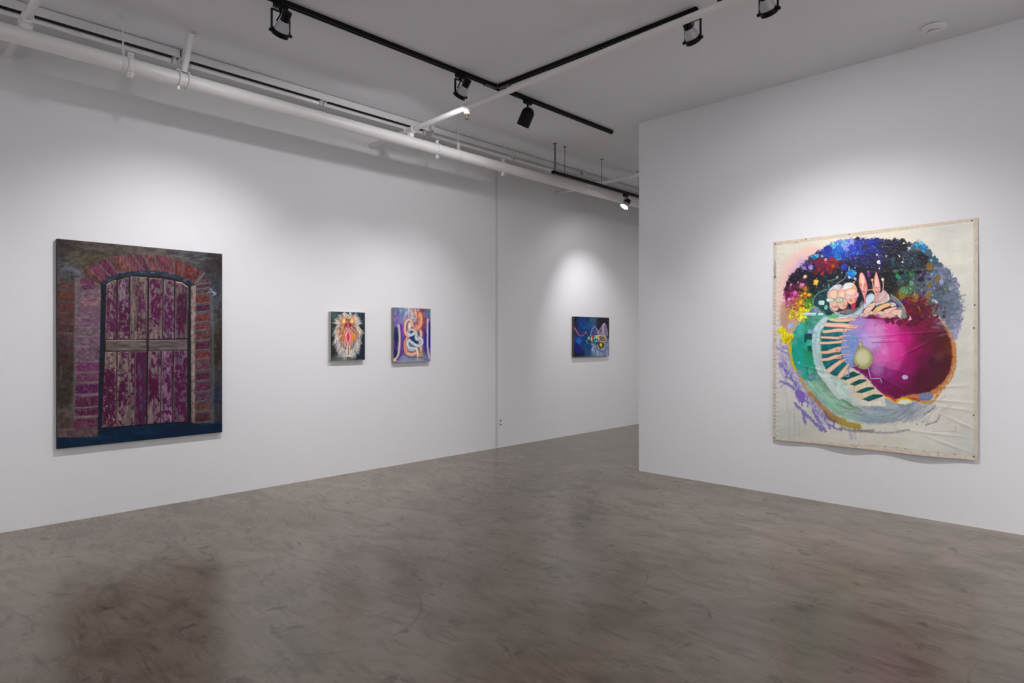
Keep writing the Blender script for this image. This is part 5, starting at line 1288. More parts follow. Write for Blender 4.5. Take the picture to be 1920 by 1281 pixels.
dabs(FA, [(600, 360, 44, (20, 44, 150)), (700, 360, 40, (14, 100, 190)), (780, 340, 44, (120, 130, 214)), (840, 290, 30, (130, 150, 220)), (760, 290, 26, (96, 160, 200)), (660, 330, 22, (90, 150, 190)), (840, 350, 40, (40, 60, 170)), (890, 310, 36, (30, 50, 150)), (930, 380, 44, (24, 50, 150)),
          (620, 420, 40, (20, 60, 160)), (700, 440, 36, (16, 110, 190)), (760, 420, 28, (20, 60, 160)), (900, 400, 18, (60, 110, 190)), (1000, 290, 40, (26, 36, 120)), (1050, 280, 30, (20, 30, 120)), (893, 252, 24, (20, 16, 28)), (960, 340, 30, (40, 36, 80)), (1040, 360, 34, (26, 36, 130)), (1090, 300, 30, (20, 36, 130)),
          (446, 436, 24, (20, 130, 170)), (486, 428, 26, (60, 160, 200)), (470, 440, 14, (16, 100, 160)), (560, 400, 22, (24, 50, 150)), (540, 430, 12, (120, 160, 200)), (630, 462, 26, (140, 30, 40)), (575, 462, 16, (190, 160, 180)), (690, 480, 16, (160, 50, 30)), (650, 528, 20, (150, 60, 20)),
          (510, 480, 30, (100, 20, 60)), (540, 530, 36, (96, 20, 50)), (600, 520, 26, (120, 14, 40)), (500, 560, 26, (110, 20, 44)), (545, 606, 18, (190, 30, 40)), (590, 590, 22, (60, 20, 30)), (470, 600, 20, (90, 10, 40)), (760, 540, 30, (20, 50, 170)), (700, 560, 20, (20, 20, 40)), (800, 480, 26, (30, 30, 70)),
          (362, 552, 22, (140, 110, 180)), (425, 540, 26, (150, 120, 196)), (396, 520, 16, (60, 40, 80)), (430, 500, 14, (70, 60, 110)), (310, 570, 30, (24, 16, 30)), (375, 590, 30, (30, 16, 30)), (300, 640, 32, (20, 14, 26)), (250, 660, 30, (24, 12, 26)), (200, 700, 24, (30, 14, 36)), (186, 760, 20, (50, 14, 40)),
          (340, 600, 26, (26, 20, 40)), (420, 600, 30, (20, 30, 34)), (370, 636, 20, (200, 160, 150)), (375, 640, 8, (240, 220, 200)), (340, 716, 22, (190, 110, 160)), (300, 690, 14, (150, 90, 140)), (260, 740, 16, (90, 20, 60)), (230, 715, 12, (190, 150, 180)), (440, 700, 34, (20, 24, 26)), (400, 660, 26, (22, 24, 36)),
          (270, 800, 24, (200, 90, 160)), (235, 810, 16, (150, 40, 110)), (215, 860, 20, (206, 130, 180)), (240, 880, 12, (150, 50, 120)), (200, 925, 18, (210, 110, 180)), (190, 900, 12, (190, 80, 150)), (200, 820, 18, (90, 20, 50)), (185, 850, 14, (110, 30, 60)),
          (375, 760, 20, (170, 110, 30)), (370, 805, 18, (220, 150, 20)), (335, 825, 14, (226, 180, 30)), (410, 820, 18, (226, 160, 40)), (380, 842, 16, (230, 90, 20)), (290, 865, 24, (150, 110, 20)), (250, 860, 14, (180, 120, 30)), (330, 890, 18, (226, 170, 30)), (310, 920, 22, (190, 130, 60)), (350, 930, 16, (160, 50, 40)),
          (275, 960, 15, (216, 40, 44)), (245, 985, 26, (190, 170, 20)), (290, 1015, 20, (230, 200, 30)), (345, 965, 26, (226, 200, 24)), (230, 1042, 27, (226, 206, 30)), (400, 975, 22, (230, 200, 40)), (430, 950, 14, (160, 190, 40)), (424, 920, 16, (150, 190, 30)), (400, 880, 16, (70, 130, 30)), (440, 870, 14, (50, 110, 30)), (380, 920, 18, (110, 150, 30)),
          (350, 1030, 32, (230, 222, 60)), (320, 1060, 26, (240, 228, 110)), (390, 1010, 16, (110, 150, 40)), (360, 1080, 20, (150, 170, 60)), (265, 925, 16, (120, 110, 40)), (300, 760, 22, (60, 20, 30)), (340, 770, 20, (40, 26, 30)), (320, 800, 16, (110, 60, 30)),
          (480, 690, 28, (228, 180, 60)), (494, 734, 9, (206, 190, 110)), (486, 658, 6, (200, 180, 150)), (690, 645, 16, (110, 170, 150)), (835, 604, 46, (20, 110, 190)), (870, 600, 18, (60, 170, 200)), (870, 656, 14, (206, 170, 150)), (862, 690, 8, (220, 200, 120)), (1010, 620, 20, (110, 30, 130)), (1006, 590, 12, (150, 60, 160)),
          (1105, 495, 16, (220, 224, 230)), (1090, 420, 12, (196, 204, 220)), (815, 640, 12, (210, 226, 220)), (520, 720, 30, (16, 30, 36)), (560, 660, 34, (14, 34, 40)), (620, 620, 26, (20, 30, 40)), (640, 700, 20, (16, 50, 56)), (440, 770, 30, (16, 22, 24)), (480, 800, 24, (14, 30, 30)),
          (150, 1180, 42, (226, 206, 10)), (120, 1180, 22, (214, 196, 20)), (180, 1230, 36, (222, 196, 10)), (226, 1240, 34, (206, 186, 20)), (170, 1270, 30, (220, 196, 10)), (235, 1215, 18, (230, 210, 20)), (140, 1150, 20, (226, 206, 20))])
dabs(FC, [(170, 30, 38, (222, 200, 14)), (200, 60, 30, (206, 186, 14)), (220, 20, 26, (200, 180, 16)), (150, 20, 14, (214, 200, 20))])
A.line([(226, 110), (232, 200), (250, 280), (285, 350)], (206, 176, 20), 5.0, 4.0, soft=0.8, rough=1.2, h=0.6)
dabs(FB, [(20, 290, 36, (16, 40, 150)), (80, 270, 32, (16, 24, 120)), (60, 380, 34, (30, 34, 110)), (120, 320, 40, (26, 30, 60)), (190, 290, 36, (20, 20, 32)), (250, 270, 26, (26, 26, 50)), (330, 290, 36, (16, 14, 22)), (350, 340, 34, (18, 16, 24)), (180, 360, 34, (24, 22, 40)), (110, 460, 36, (30, 30, 100)),
          (90, 490, 14, (226, 228, 232)), (80, 420, 9, (190, 200, 214)), (170, 432, 8, (220, 224, 230)), (300, 430, 10, (216, 224, 230)), (340, 460, 8, (214, 220, 230)), (330, 490, 9, (220, 226, 230)), (350, 300, 12, (216, 222, 230)), (396, 350, 14, (216, 226, 232)), (100, 545, 8, (206, 214, 220)),
          (230, 470, 30, (20, 60, 70)), (240, 520, 26, (30, 50, 70)), (160, 500, 34, (18, 18, 34)), (200, 560, 30, (20, 24, 30)), (470, 320, 36, (40, 140, 190)), (530, 330, 34, (30, 110, 160)), (520, 300, 20, (100, 170, 200)), (560, 340, 24, (50, 130, 170)), (490, 360, 24, (70, 90, 90)),
          (440, 340, 26, (60, 90, 110)), (530, 430, 40, (16, 14, 24)), (540, 470, 34, (30, 24, 40)), (590, 400, 34, (60, 80, 90)), (600, 380, 24, (70, 90, 100)), (500, 400, 26, (26, 30, 40)), (420, 400, 34, (40, 44, 60)), (620, 470, 18, (140, 160, 180)), (660, 470, 30, (50, 90, 110)), (700, 510, 26, (70, 96, 110)), (650, 440, 20, (40, 90, 110)),
          (410, 545, 26, (20, 14, 26)), (490, 580, 32, (26, 24, 34)), (320, 585, 28, (14, 12, 20)), (345, 635, 30, (24, 60, 76)), (420, 605, 30, (50, 100, 50)), (265, 590, 24, (40, 90, 40)), (280, 630, 22, (40, 130, 100)), (300, 650, 18, (70, 140, 130)), (420, 700, 24, (90, 150, 110)), (350, 775, 44, (90, 130, 90)), (300, 700, 30, (50, 70, 60)),
          (520, 660, 30, (26, 20, 34)), (540, 620, 20, (70, 30, 80)), (580, 600, 14, (110, 60, 150)), (605, 655, 18, (80, 40, 90)), (655, 605, 18, (60, 130, 180)), (700, 560, 24, (110, 110, 160)), (720, 590, 34, (112, 118, 146)), (770, 570, 26, (104, 110, 136)), (540, 790, 18, (80, 40, 110)), (545, 720, 16, (50, 50, 90)), (690, 740, 20, (80, 80, 120)),
          (606, 535, 38, (118, 92, 26)), (680, 648, 34, (124, 98, 40)), (600, 715, 30, (120, 96, 44)), (590, 820, 38, (128, 100, 50)), (575, 900, 36, (120, 90, 50)), (640, 970, 32, (112, 90, 40)), (330, 820, 30, (120, 110, 30)), (330, 850, 26, (130, 100, 30)), (460, 860, 32, (140, 80, 40)), (470, 830, 20, (160, 110, 60)), (490, 950, 26, (150, 80, 30)), (460, 960, 18, (120, 40, 30)),
          (780, 620, 40, (104, 112, 136)), (800, 700, 40, (96, 108, 124)), (850, 670, 34, (116, 120, 144)), (770, 760, 30, (90, 110, 100)), (820, 750, 24, (130, 140, 150)), (760, 700, 26, (80, 96, 120)), (720, 690, 24, (150, 156, 180)), (880, 720, 26, (140, 140, 160)), (740, 640, 24, (140, 146, 176)),
          (655, 882, 28, (216, 224, 232)), (640, 880, 10, (150, 170, 190)), (540, 880, 30, (110, 20, 40)), (400, 890, 30, (120, 20, 40)), (370, 910, 24, (100, 10, 60)), (450, 940, 30, (90, 20, 40)), (530, 930, 34, (80, 14, 40)), (580, 960, 30, (100, 14, 50)), (500, 1010, 30, (90, 20, 36)), (440, 1020, 28, (70, 16, 36)), (590, 1010, 24, (110, 16, 50)), (530, 1052, 18, (60, 20, 60)),
          (430, 1060, 30, (90, 14, 50)), (360, 1050, 26, (80, 20, 40)), (300, 1090, 36, (110, 10, 60)), (230, 1080, 30, (100, 14, 50)), (180, 1070, 30, (110, 10, 70)), (400, 1110, 28, (100, 14, 60)), (460, 1100, 24, (84, 16, 44)), (310, 890, 26, (50, 40, 110)), (350, 880, 20, (80, 20, 60))], rough=2.2)
A.frame(*F2)
for k in range(260):    # ragged specks of bare canvas showing between the dabs
    x, y = rn.uniform(150, 900), rn.uniform(155, 400); P = A.T([(x, y)])[0]
    if not inside(crP, P[0], P[1]): continue
    A.blob(x, y, rn.uniform(0.25, 0.8), rn.choice([(214, 222, 230), (196, 206, 214), (120, 150, 180), (206, 210, 206), (90, 110, 130)]), ry=rn.uniform(0.2, 0.5), raw=True, rot=rn.uniform(0, 3), rough=1.6, soft=0.3, seed=k % 40, a=0.85)
nz_ = vnoise(A.X, A.Y, 1.7, seed=71, octaves=3, gain=0.8) - 0.5
mk_ = np.clip(A.H * 3, 0, 1) * (A.v < 0.52)
A.C = np.clip(A.C * (1 + 1.1 * (nz_ * mk_)[..., None]), 0, 1); A.H = A.H * (1 + 1.2 * nz_ * mk_)
A.frame(*FB)
A.line([(420, 310), (460, 290), (500, 262)], (70, 70, 80), 2.0, 0.8, soft=0.5, rough=0.8); A.line([(430, 320), (490, 286), (520, 276)], (130, 120, 130), 1.2, a=0.7, rough=0.8)
for k in range(120):   # misty grey right flank
    x, y = rn.uniform(660, 930), rn.uniform(780, 1240)
    if math.hypot((x - 600) / 340, (y - 850) / 420) > 1: continue
    A.line([(x - rn.uniform(10, 40), y + rn.uniform(-10, 20)), (x + rn.uniform(10, 40), y - rn.uniform(-10, 20))], rn.choice([(86, 104, 116), (100, 116, 130), (120, 126, 150), (140, 142, 170), (76, 96, 106)]), rn.uniform(1.5, 4.5), a=0.4, soft=1.4, rough=1.6, seed=k)
for k in range(110):   # dark red and brown scraps on the top right of the ball
    x, y = rn.uniform(300, 760), rn.uniform(900, 1180)
    if y > 1130 - abs(x - 620) * 0.3 + rn.uniform(-60, 20): continue
    A.blob(x, y, rn.uniform(0.8, 2.6), rn.choice([(96, 14, 40), (70, 16, 30), (120, 20, 60), (60, 20, 40), (110, 40, 40)]), raw=True, rough=1.4, soft=0.5, seed=k % 40, h=0.5, a=0.85)
A.blob(62, 1118, 6, (90, 40, 90))
# ------------------------------------------------ the people in the bubble (strokes noted in a finer frame)
A.frame(*FE)
SK, SK2, OUT = (222, 178, 158), (230, 196, 176), (120, 40, 40)
A.poly([(45, 660), (60, 560), (120, 480), (220, 430), (330, 400), (400, 600), (420, 800), (330, 880), (260, 850), (180, 740), (90, 720)], (20, 62, 66), smooth=True, soft=0.8, rough=0.8, mottle=0.4, msize=4)
A.line([(45, 700), (52, 600), (110, 500), (210, 440), (300, 410)], (110, 134, 146), 2.0, a=0.9, soft=0.5, rough=0.5)
A.poly([(150, 615), (240, 612), (250, 640), (244, 690), (160, 692), (140, 660)], (150, 206, 190), soft=0.5, rough=0.4, c2=(206, 232, 222), axis=[(150, 690), (240, 612)], h=0.5)
A.poly([(290, 680), (310, 740), (290, 780), (250, 770), (245, 720)], (130, 190, 170), soft=0.6, rough=0.4, h=0.4)
A.poly([(0, 760), (60, 730), (120, 735), (170, 790), (180, 840), (0, 840)], (110, 134, 146), smooth=True, soft=0.6, rough=0.5, mottle=0.3); A.line([(-20, 780), (40, 735), (110, 730), (165, 780), (190, 850)], (170, 186, 196), 1.0, a=0.9)
A.line([(200, 790), (250, 820), (268, 870), (255, 900)], (120, 140, 160), 1.4, a=0.8)
A.poly([(-110, 825), (105, 830), (100, 885), (-110, 885)], (140, 196, 206), soft=0.5, rough=0.4); A.poly([(-95, 832), (92, 836), (90, 860), (-95, 858)], (206, 232, 236), soft=0.6); A.poly([(125, 830), (235, 826), (240, 880), (130, 885)], (176, 214, 222), soft=0.5, edge=(50, 100, 110), edge_w=0.5); A.poly([(140, 836), (222, 834), (222, 856), (140, 858)], (226, 240, 242), soft=0.5)
A.poly([(10, 900), (120, 890), (140, 950), (120, 1040), (30, 1030)], (90, 150, 140), a=0.8, soft=1, rough=1, mottle=0.3)
# robe, white collar band
A.poly([(420, 800), (520, 850), (640, 870), (760, 840), (850, 770), (940, 680), (1000, 540), (1080, 480), (1150, 520), (1140, 600), (1040, 700), (960, 760), (900, 860), (760, 890), (640, 910), (500, 880), (430, 850)], (176, 192, 206), smooth=True, soft=0.7, rough=0.5, mottle=0.12, msize=4)
A.poly([(1010, 560), (1060, 500), (1120, 490), (1150, 540), (1130, 610), (1040, 690), (960, 760), (960, 660)], (196, 216, 228), smooth=True, soft=0.6, edge=(90, 110, 120), edge_w=0.5)
A.poly([(600, 780), (700, 760), (820, 740), (900, 640), (940, 600), (930, 700), (850, 790), (740, 850), (600, 850), (500, 820)], (120, 124, 126), a=0.9, smooth=True, soft=0.9, rough=0.6, mottle=0.25)
# three bespectacled heads
A.poly([(660, 660), (760, 700), (850, 620), (900, 500), (880, 720), (800, 760), (700, 760)], (18, 18, 24), soft=1.0)
h1 = [(300, 540), (320, 470), (380, 420), (470, 420), (500, 520), (500, 680), (500, 760), (450, 800), (390, 780), (350, 720), (330, 640)]
A.poly([(290, 560), (310, 450), (390, 360), (480, 320), (550, 330), (560, 400), (500, 460), (400, 420), (330, 480)], (206, 206, 212), smooth=True, soft=0.5, rough=0.4, mottle=0.2, msize=3)
A.poly(h1, SK, smooth=True, soft=0.5, edge=(150, 90, 90), edge_w=0.5); A.poly([(350, 470), (440, 430), (480, 500), (470, 570), (380, 570)], (238, 196, 170), smooth=True, soft=1.5)
h2 = [(480, 480), (520, 400), (580, 370), (620, 420), (640, 540), (660, 640), (660, 700), (610, 760), (540, 760), (490, 700), (470, 600)]
A.poly([(500, 470), (530, 380), (590, 340), (640, 380), (620, 440), (560, 470)], (150, 160, 160), smooth=True, soft=0.6, rough=0.4)
A.poly(h2, (226, 180, 156), smooth=True, soft=0.5, edge=(150, 90, 90), edge_w=0.5); A.poly([(520, 500), (590, 440), (610, 540), (540, 560)], (240, 206, 180), smooth=True, soft=1.2)
h3 = [(610, 440), (680, 400), (780, 390), (830, 440), (850, 520), (826, 600), (800, 660), (750, 690), (700, 670), (650, 620), (620, 540)]
A.poly([(580, 400), (590, 330), (650, 290), (740, 290), (800, 330), (830, 400), (830, 460), (780, 440), (700, 400), (620, 420)], (220, 222, 226), smooth=True, soft=0.5, rough=0.4, mottle=0.15, msize=2)
A.poly([(750, 320), (800, 340), (826, 400), (826, 480), (780, 440), (740, 380)], (226, 176, 110), smooth=True, soft=0.8)
A.poly(h3, (234, 184, 156), smooth=True, soft=0.5, edge=(150, 70, 70), edge_w=0.5); A.poly([(640, 450), (740, 410), (800, 440), (760, 490), (660, 520)], (242, 206, 180), smooth=True, soft=1.4)
A.poly([(800, 480), (840, 520), (826, 600), (790, 660), (790, 560)], (216, 110, 110), smooth=True, soft=1.0, a=0.8)
for x, y, w_, c in ((725, 600, 30, (206, 80, 70)), (600, 690, 30, (190, 90, 80)), (430, 720, 40, (170, 90, 80))):
    A.line([(x - w_, y), (x, y + 6), (x + w_, y - 6)], c, 0.9, soft=0.4, a=0.9)
A.blob(725, 590, 22, (226, 100, 90), ry=16, a=0.8, soft=0.8); A.line([(700, 618), (730, 626), (760, 616)], (150, 40, 40), 0.8, a=0.9); A.blob(600, 650, 16, (214, 120, 110), a=0.7, soft=0.8); A.blob(430, 680, 20, (236, 190, 170), a=0.8, soft=0.8)
A.line([(395, 722), (450, 730), (500, 722)], (140, 60, 60), 0.9, a=0.9); A.line([(590, 712), (630, 704), (655, 700)], (130, 50, 50), 0.9, a=0.9)
# glasses
A.poly([(282, 572), (410, 576), (412, 626), (288, 632)], (166, 216, 206), soft=0.5, c2=(216, 238, 230), axis=[(410, 600), (282, 590)], edge=(60, 110, 110), edge_w=0.5); A.line([(410, 580), (440, 584)], (60, 70, 80), 0.9, smooth=False)
A.poly([(462, 572), (560, 556), (582, 590), (560, 636), (480, 640), (456, 606)], (186, 212, 186), a=0.85, smooth=True, soft=0.5, edge=(70, 100, 80), edge_w=0.7); A.line([(582, 580), (640, 566)], (80, 90, 80), 0.8, smooth=False)
A.poly([(622, 560), (640, 520), (690, 508), (714, 540), (700, 580), (650, 592)], (220, 206, 214), a=0.85, smooth=True, soft=0.5, edge=(196, 140, 160), edge_w=0.7)
A.poly([(766, 520), (850, 470), (862, 500), (850, 545), (790, 560)], (226, 190, 206), a=0.85, smooth=True, soft=0.5, edge=(206, 130, 160), edge_w=0.7); A.line([(712, 536), (768, 528)], (206, 150, 170), 0.9, smooth=False)
A.blob(430, 600, 8, (60, 60, 70), a=0.7); A.blob(516, 600, 10, (90, 70, 60), a=0.6); A.blob(670, 550, 8, (120, 70, 70), a=0.7); A.blob(810, 516, 8, (120, 60, 70), a=0.7)
A.poly([(720, 680), (800, 650), (806, 720), (780, 780), (740, 770)], (190, 50, 80), smooth=True, soft=0.7); A.poly([(590, 760), (640, 740), (650, 800), (600, 810)], (176, 80, 90), a=0.8, smooth=True, soft=0.8); A.line([(340, 700), (370, 780), (440, 820), (520, 830)], (206, 190, 186), 1.6, a=0.8)
# cone-headed pair
for cpts, edge_c in (([(880, 130), (905, 106), (930, 110), (965, 160), (1000, 260), (1020, 340), (1020, 430), (1000, 490), (985, 560), (990, 660), (975, 670), (955, 560), (925, 480), (900, 420), (870, 330), (868, 220)], OUT),
                     ([(1172, 88), (1196, 130), (1232, 250), (1250, 340), (1256, 420), (1230, 480), (1190, 500), (1150, 490), (1132, 430), (1140, 330), (1146, 200)], OUT)):
    A.poly(cpts, (226, 160, 150), smooth=True, soft=0.4, edge=(130, 50, 60), edge_w=0.55, h=0.3)
A.poly([(900, 140), (930, 150), (960, 240), (960, 330), (920, 330), (890, 240)], (240, 196, 176), smooth=True, soft=1.4); A.poly([(1176, 130), (1206, 220), (1226, 340), (1200, 380), (1160, 330), (1160, 220)], (240, 190, 176), smooth=True, soft=1.4)
A.line([(985, 250), (1010, 340), (1000, 440)], (206, 110, 140), 1.6, a=0.7, soft=0.8); A.line([(1150, 400), (1140, 320), (1150, 200)], (206, 130, 140), 1.0, a=0.6)
for x, y in ((898, 330), (982, 328)):
    A.blob(x, y, 26, (196, 70, 50), ry=24, soft=0.6); A.blob(x, y, 15, (240, 200, 180), ry=12, soft=0.4); A.blob(x, y, 6, (60, 40, 40))
A.line([(938, 330), (930, 400), (944, 440)], (240, 210, 196), 1.6, a=0.9); A.line([(960, 350), (962, 420), (950, 450)], (180, 80, 90), 0.9, a=0.9); A.line([(930, 452), (958, 448), (980, 462)], (90, 70, 30), 1.0); A.line([(900, 380), (930, 470)], (190, 80, 100), 1.2, a=0.7); A.line([(965, 480), (975, 560), (980, 650)], (214, 120, 130), 2.2, a=0.8, soft=0.8)
A.line([(1025, 425), (1150, 405)], (236, 180, 110), 1.6, smooth=False); A.line([(1025, 432), (1150, 412)], (130, 60, 40), 0.5, smooth=False, a=0.8)
A.blob(1190, 380, 7, (60, 30, 40)); A.blob(1228, 376, 5, (60, 30, 40)); A.line([(1165, 375), (1182, 368)], (90, 50, 50), 0.6); A.line([(1168, 446), (1190, 462), (1222, 448)], (120, 20, 30), 1.2); A.blob(1206, 412, 9, (226, 140, 150), a=0.7)
for x in ((1108, 240), (1296, 232)):
    A.line([(x[0], 250), (x[0] + 12, 340), (x[0] + (20 if x[0] < 1200 else 4), 440)], (226, 180, 160), 1.6); A.blob(x[0], x[1], 27, (216, 160, 80) if x[0] < 1200 else (236, 206, 180), soft=0.4, h=0.4)
# necks, shawls and robes on the right
A.poly([(1150, 490), (1240, 480), (1310, 420), (1380, 480), (1420, 560), (1400, 640), (1250, 690), (1150, 700), (1080, 700), (1150, 600)], (206, 190, 176), smooth=True, soft=0.7, mottle=0.15)
for q, c, w_ in (([(1210, 490), (1200, 560), (1150, 640), (1080, 690)], (190, 110, 130), 1.6), ([(1320, 430), (1340, 520), (1280, 590), (1180, 630)], (190, 110, 150), 1.6), ([(1160, 490), (1165, 560), (1130, 630)], (196, 150, 80), 2.2), ([(1360, 480), (1370, 560), (1300, 620), (1200, 650)], (196, 130, 150), 1.5),
                 ([(1240, 480), (1230, 560), (1180, 610)], (206, 150, 190), 2.2), ([(1300, 440), (1310, 520), (1260, 570)], (226, 180, 190), 2.0), ([(1390, 500), (1400, 580), (1340, 640), (1230, 670)], (226, 206, 190), 2.4), ([(1440, 530), (1430, 600), (1350, 660), (1230, 690), (1150, 740)], (30, 50, 90), 2.4), ([(1400, 620), (1300, 680), (1180, 720)], (90, 140, 130), 3.0)):
    A.line(q, c, w_, soft=0.5, a=0.9)
A.poly([(1440, 510), (1520, 560), (1620, 650), (1690, 760), (1720, 860), (1720, 930), (1620, 920), (1600, 820), (1500, 700), (1430, 660)], (120, 132, 126), smooth=True, soft=0.8, rough=0.6, mottle=0.25)
A.poly([(1450, 580), (1540, 650), (1600, 730), (1480, 730), (1420, 680)], (60, 50, 110), smooth=True, soft=0.8, mottle=0.4, msize=3); A.poly([(1430, 640), (1520, 660), (1530, 720), (1440, 720)], (206, 196, 180), smooth=True, soft=0.7); A.blob(1495, 610, 16, (190, 110, 130), a=0.8)
A.line([(1440, 500), (1560, 590), (1660, 700), (1720, 830)], (170, 180, 170), 1.5, a=0.8, soft=0.6); A.line([(1460, 540), (1560, 630), (1640, 740)], (40, 40, 70), 1.2, a=0.7)
# hands resting on the ball
def hand(body, fingers, c=SK2, lit=(244, 212, 190)):
    A.poly(body, c, smooth=True, soft=0.4, edge=(120, 50, 50), edge_w=0.55, h=0.4)
    for f in fingers:
        A.line(f, (130, 60, 60), 3.1, 1.9, soft=0.35); A.line(f, c, 2.5, 1.4, soft=0.35, lit=lit, h=0.5)
A.poly([(900, 900), (1000, 915), (1100, 860), (1240, 930), (1400, 930), (1540, 900), (1620, 920), (1500, 960), (1200, 945), (1000, 935)], (80, 10, 40), smooth=True, a=0.8, soft=1.0)
hand([(1180, 640), (1140, 730), (1060, 820), (1010, 860), (950, 840), (960, 780), (1020, 700), (1100, 660)], [[(985, 800), (950, 850), (925, 890)], [(1010, 830), (985, 870), (955, 896)], [(1040, 830), (1010, 870), (985, 898)]])
hand([(1440, 650), (1420, 710), (1300, 760), (1200, 830), (1150, 800), (1160, 750), (1250, 700), (1350, 660)], [[(1150, 790), (1120, 830), (1100, 860)], [(1180, 800), (1150, 840), (1130, 862)], [(1210, 810), (1190, 840), (1170, 862)]], (230, 184, 130), (244, 210, 160))
hand([(1560, 720), (1540, 760), (1440, 820), (1360, 870), (1300, 830), (1330, 780), (1440, 740)], [[(1310, 820), (1270, 860), (1236, 890)], [(1330, 840), (1290, 880), (1256, 912)], [(1360, 860), (1320, 890), (1290, 920)], [(1380, 860), (1350, 890), (1330, 918)]], (234, 190, 176))
hand([(1650, 780), (1640, 830), (1560, 870), (1480, 890), (1430, 850), (1460, 800), (1560, 770)], [[(1440, 840), (1400, 870), (1370, 906)], [(1460, 860), (1420, 890), (1396, 918)], [(1490, 870), (1460, 900), (1432, 922)]], (234, 190, 176))
A.blob(1600, 880, 34, (206, 206, 190), ry=44, soft=0.8, rough=0.8); A.blob(1640, 840, 16, (170, 160, 110), a=0.8); A.line([(1560, 700), (1440, 740), (1340, 770)], (40, 50, 70), 1.1, a=0.8); A.line([(1120, 700), (1020, 730), (960, 790)], (110, 50, 50), 0.7, a=0.8)
for x, y in ((1790, 910), (1800, 940), (1775, 955)): A.blob(x, y, 16, (226, 216, 216), rough=0.8, soft=0.4, h=0.5)
A.line([(640, 110), (635, 170), (600, 220), (540, 260), (470, 305)], (200, 220, 214), 0.9, a=0.85, rough=0.7); A.line([(300, 260), (400, 240), (470, 205)], (120, 160, 150), 1.6, a=0.8, rough=0.8); A.line([(325, 320), (330, 400)], (110, 190, 180), 2.0, 1.0, smooth=False, rough=0.4)
for x, y in ((690, 20), (800, 20), (690, 60), (560, 110)): A.blob(x, y, 14, (170, 200, 190), rough=1.2, soft=0.5, a=0.9)
# ------------------------------------------------ pointing arms
A.poly([(400, 850), (470, 900), (420, 930), (340, 900)], (100, 180, 120), soft=0.8, rough=0.7)
A.frame(*FF)
A.poly([(250, 0), (600, 0), (480, 190), (465, 330), (450, 470), (520, 590), (600, 700), (430, 860), (310, 820), (230, 740), (175, 640), (160, 440), (160, 220)], (10, 104, 110), soft=0.8, rough=0.6, mottle=0.35, msize=6, seed=2)
A.poly([(640, 0), (740, 30), (700, 200), (720, 340), (680, 420), (640, 560), (650, 680), (560, 700), (490, 600), (460, 480), (465, 320), (520, 190), (600, 110)], (124, 150, 206), soft=1.0, rough=0.8, mottle=0.12, msize=4)
A.poly([(620, 0), (820, 0), (780, 140), (760, 300), (640, 200), (560, 180), (640, 100)], (160, 140, 206), a=0.8, soft=3, rough=1.5)
for k in range(46):
    y = rn.uniform(380, 620); x = rn.uniform(470, 560); A.line([(x, y), (x + rn.uniform(60, 130), y + rn.uniform(-26, 10) - (y - 500) * 0.1)], rn.choice([(90, 120, 190), (150, 176, 226), (100, 140, 200), (176, 190, 230)]), rn.uniform(0.4, 1.0), a=0.6, soft=0.4, smooth=False)
arms = [([(300, -8), (420, 10), (560, 4), (640, -10)], 5.5, 4.5, [[(600, 0), (650, 2), (690, -14)]]),
        ([(225, 70), (340, 78), (480, 82), (600, 96)], 7.6, 8.0, [[(590, 84), (680, 90), (760, 90)], [(600, 112), (700, 118), (640, 122)]]),
        ([(200, 178), (300, 168), (420, 152), (520, 160)], 5.4, 6.2, [[(520, 138), (590, 144), (650, 148)], [(500, 172), (530, 182)]]),
        ([(165, 262), (280, 266), (400, 272), (460, 264)], 3.8, 5.2, [[(440, 246), (520, 240), (590, 230)], [(440, 272), (480, 274)]]),
        ([(150, 348), (260, 346), (360, 338), (450, 328)], 4.4, 4.8, [[(440, 318), (500, 312), (545, 308)]]),
        ([(160, 490), (260, 484), (340, 460), (420, 440)], 4.2, 9.4, [[(440, 412), (510, 406), (575, 398)], [(390, 450), (445, 452)], [(380, 470), (440, 480)]]),
        ([(165, 600), (260, 590), (350, 560), (430, 550)], 4.6, 7.6, [[(440, 524), (510, 518), (575, 508)], [(400, 556), (465, 560)], [(400, 572), (455, 580)]]),
        ([(270, 762), (350, 700), (430, 640), (490, 605)], 9.0, 5.0, [[(470, 612), (520, 590), (555, 574)]]),
        ([(440, 850), (500, 760), (550, 690), (572, 662)], 10.0, 2.0, [])]
for q, w0, w1, fg in arms:
    A.line(q, (170, 100, 84), w0 + 0.6, w1 + 0.6, soft=0.4, a=0.85); A.line(q, (228, 184, 158), w0, w1, soft=0.35, lit=(238, 200, 174), h=0.3)
    for f in fg:
        A.line(f, (150, 60, 50), 3.0, 1.9, soft=0.35); A.line(f, (238, 188, 164), 2.2, 1.2, soft=0.3, lit=(246, 206, 186))
for x, y in ((450, 268), (395, 452), (430, 560), (500, 165), (410, 470), (420, 575)):
    A.line([(x - 18, y - 10), (x + 8, y - 4), (x + 4, y + 12)], (186, 60, 50), 0.7, a=0.85, soft=0.3)
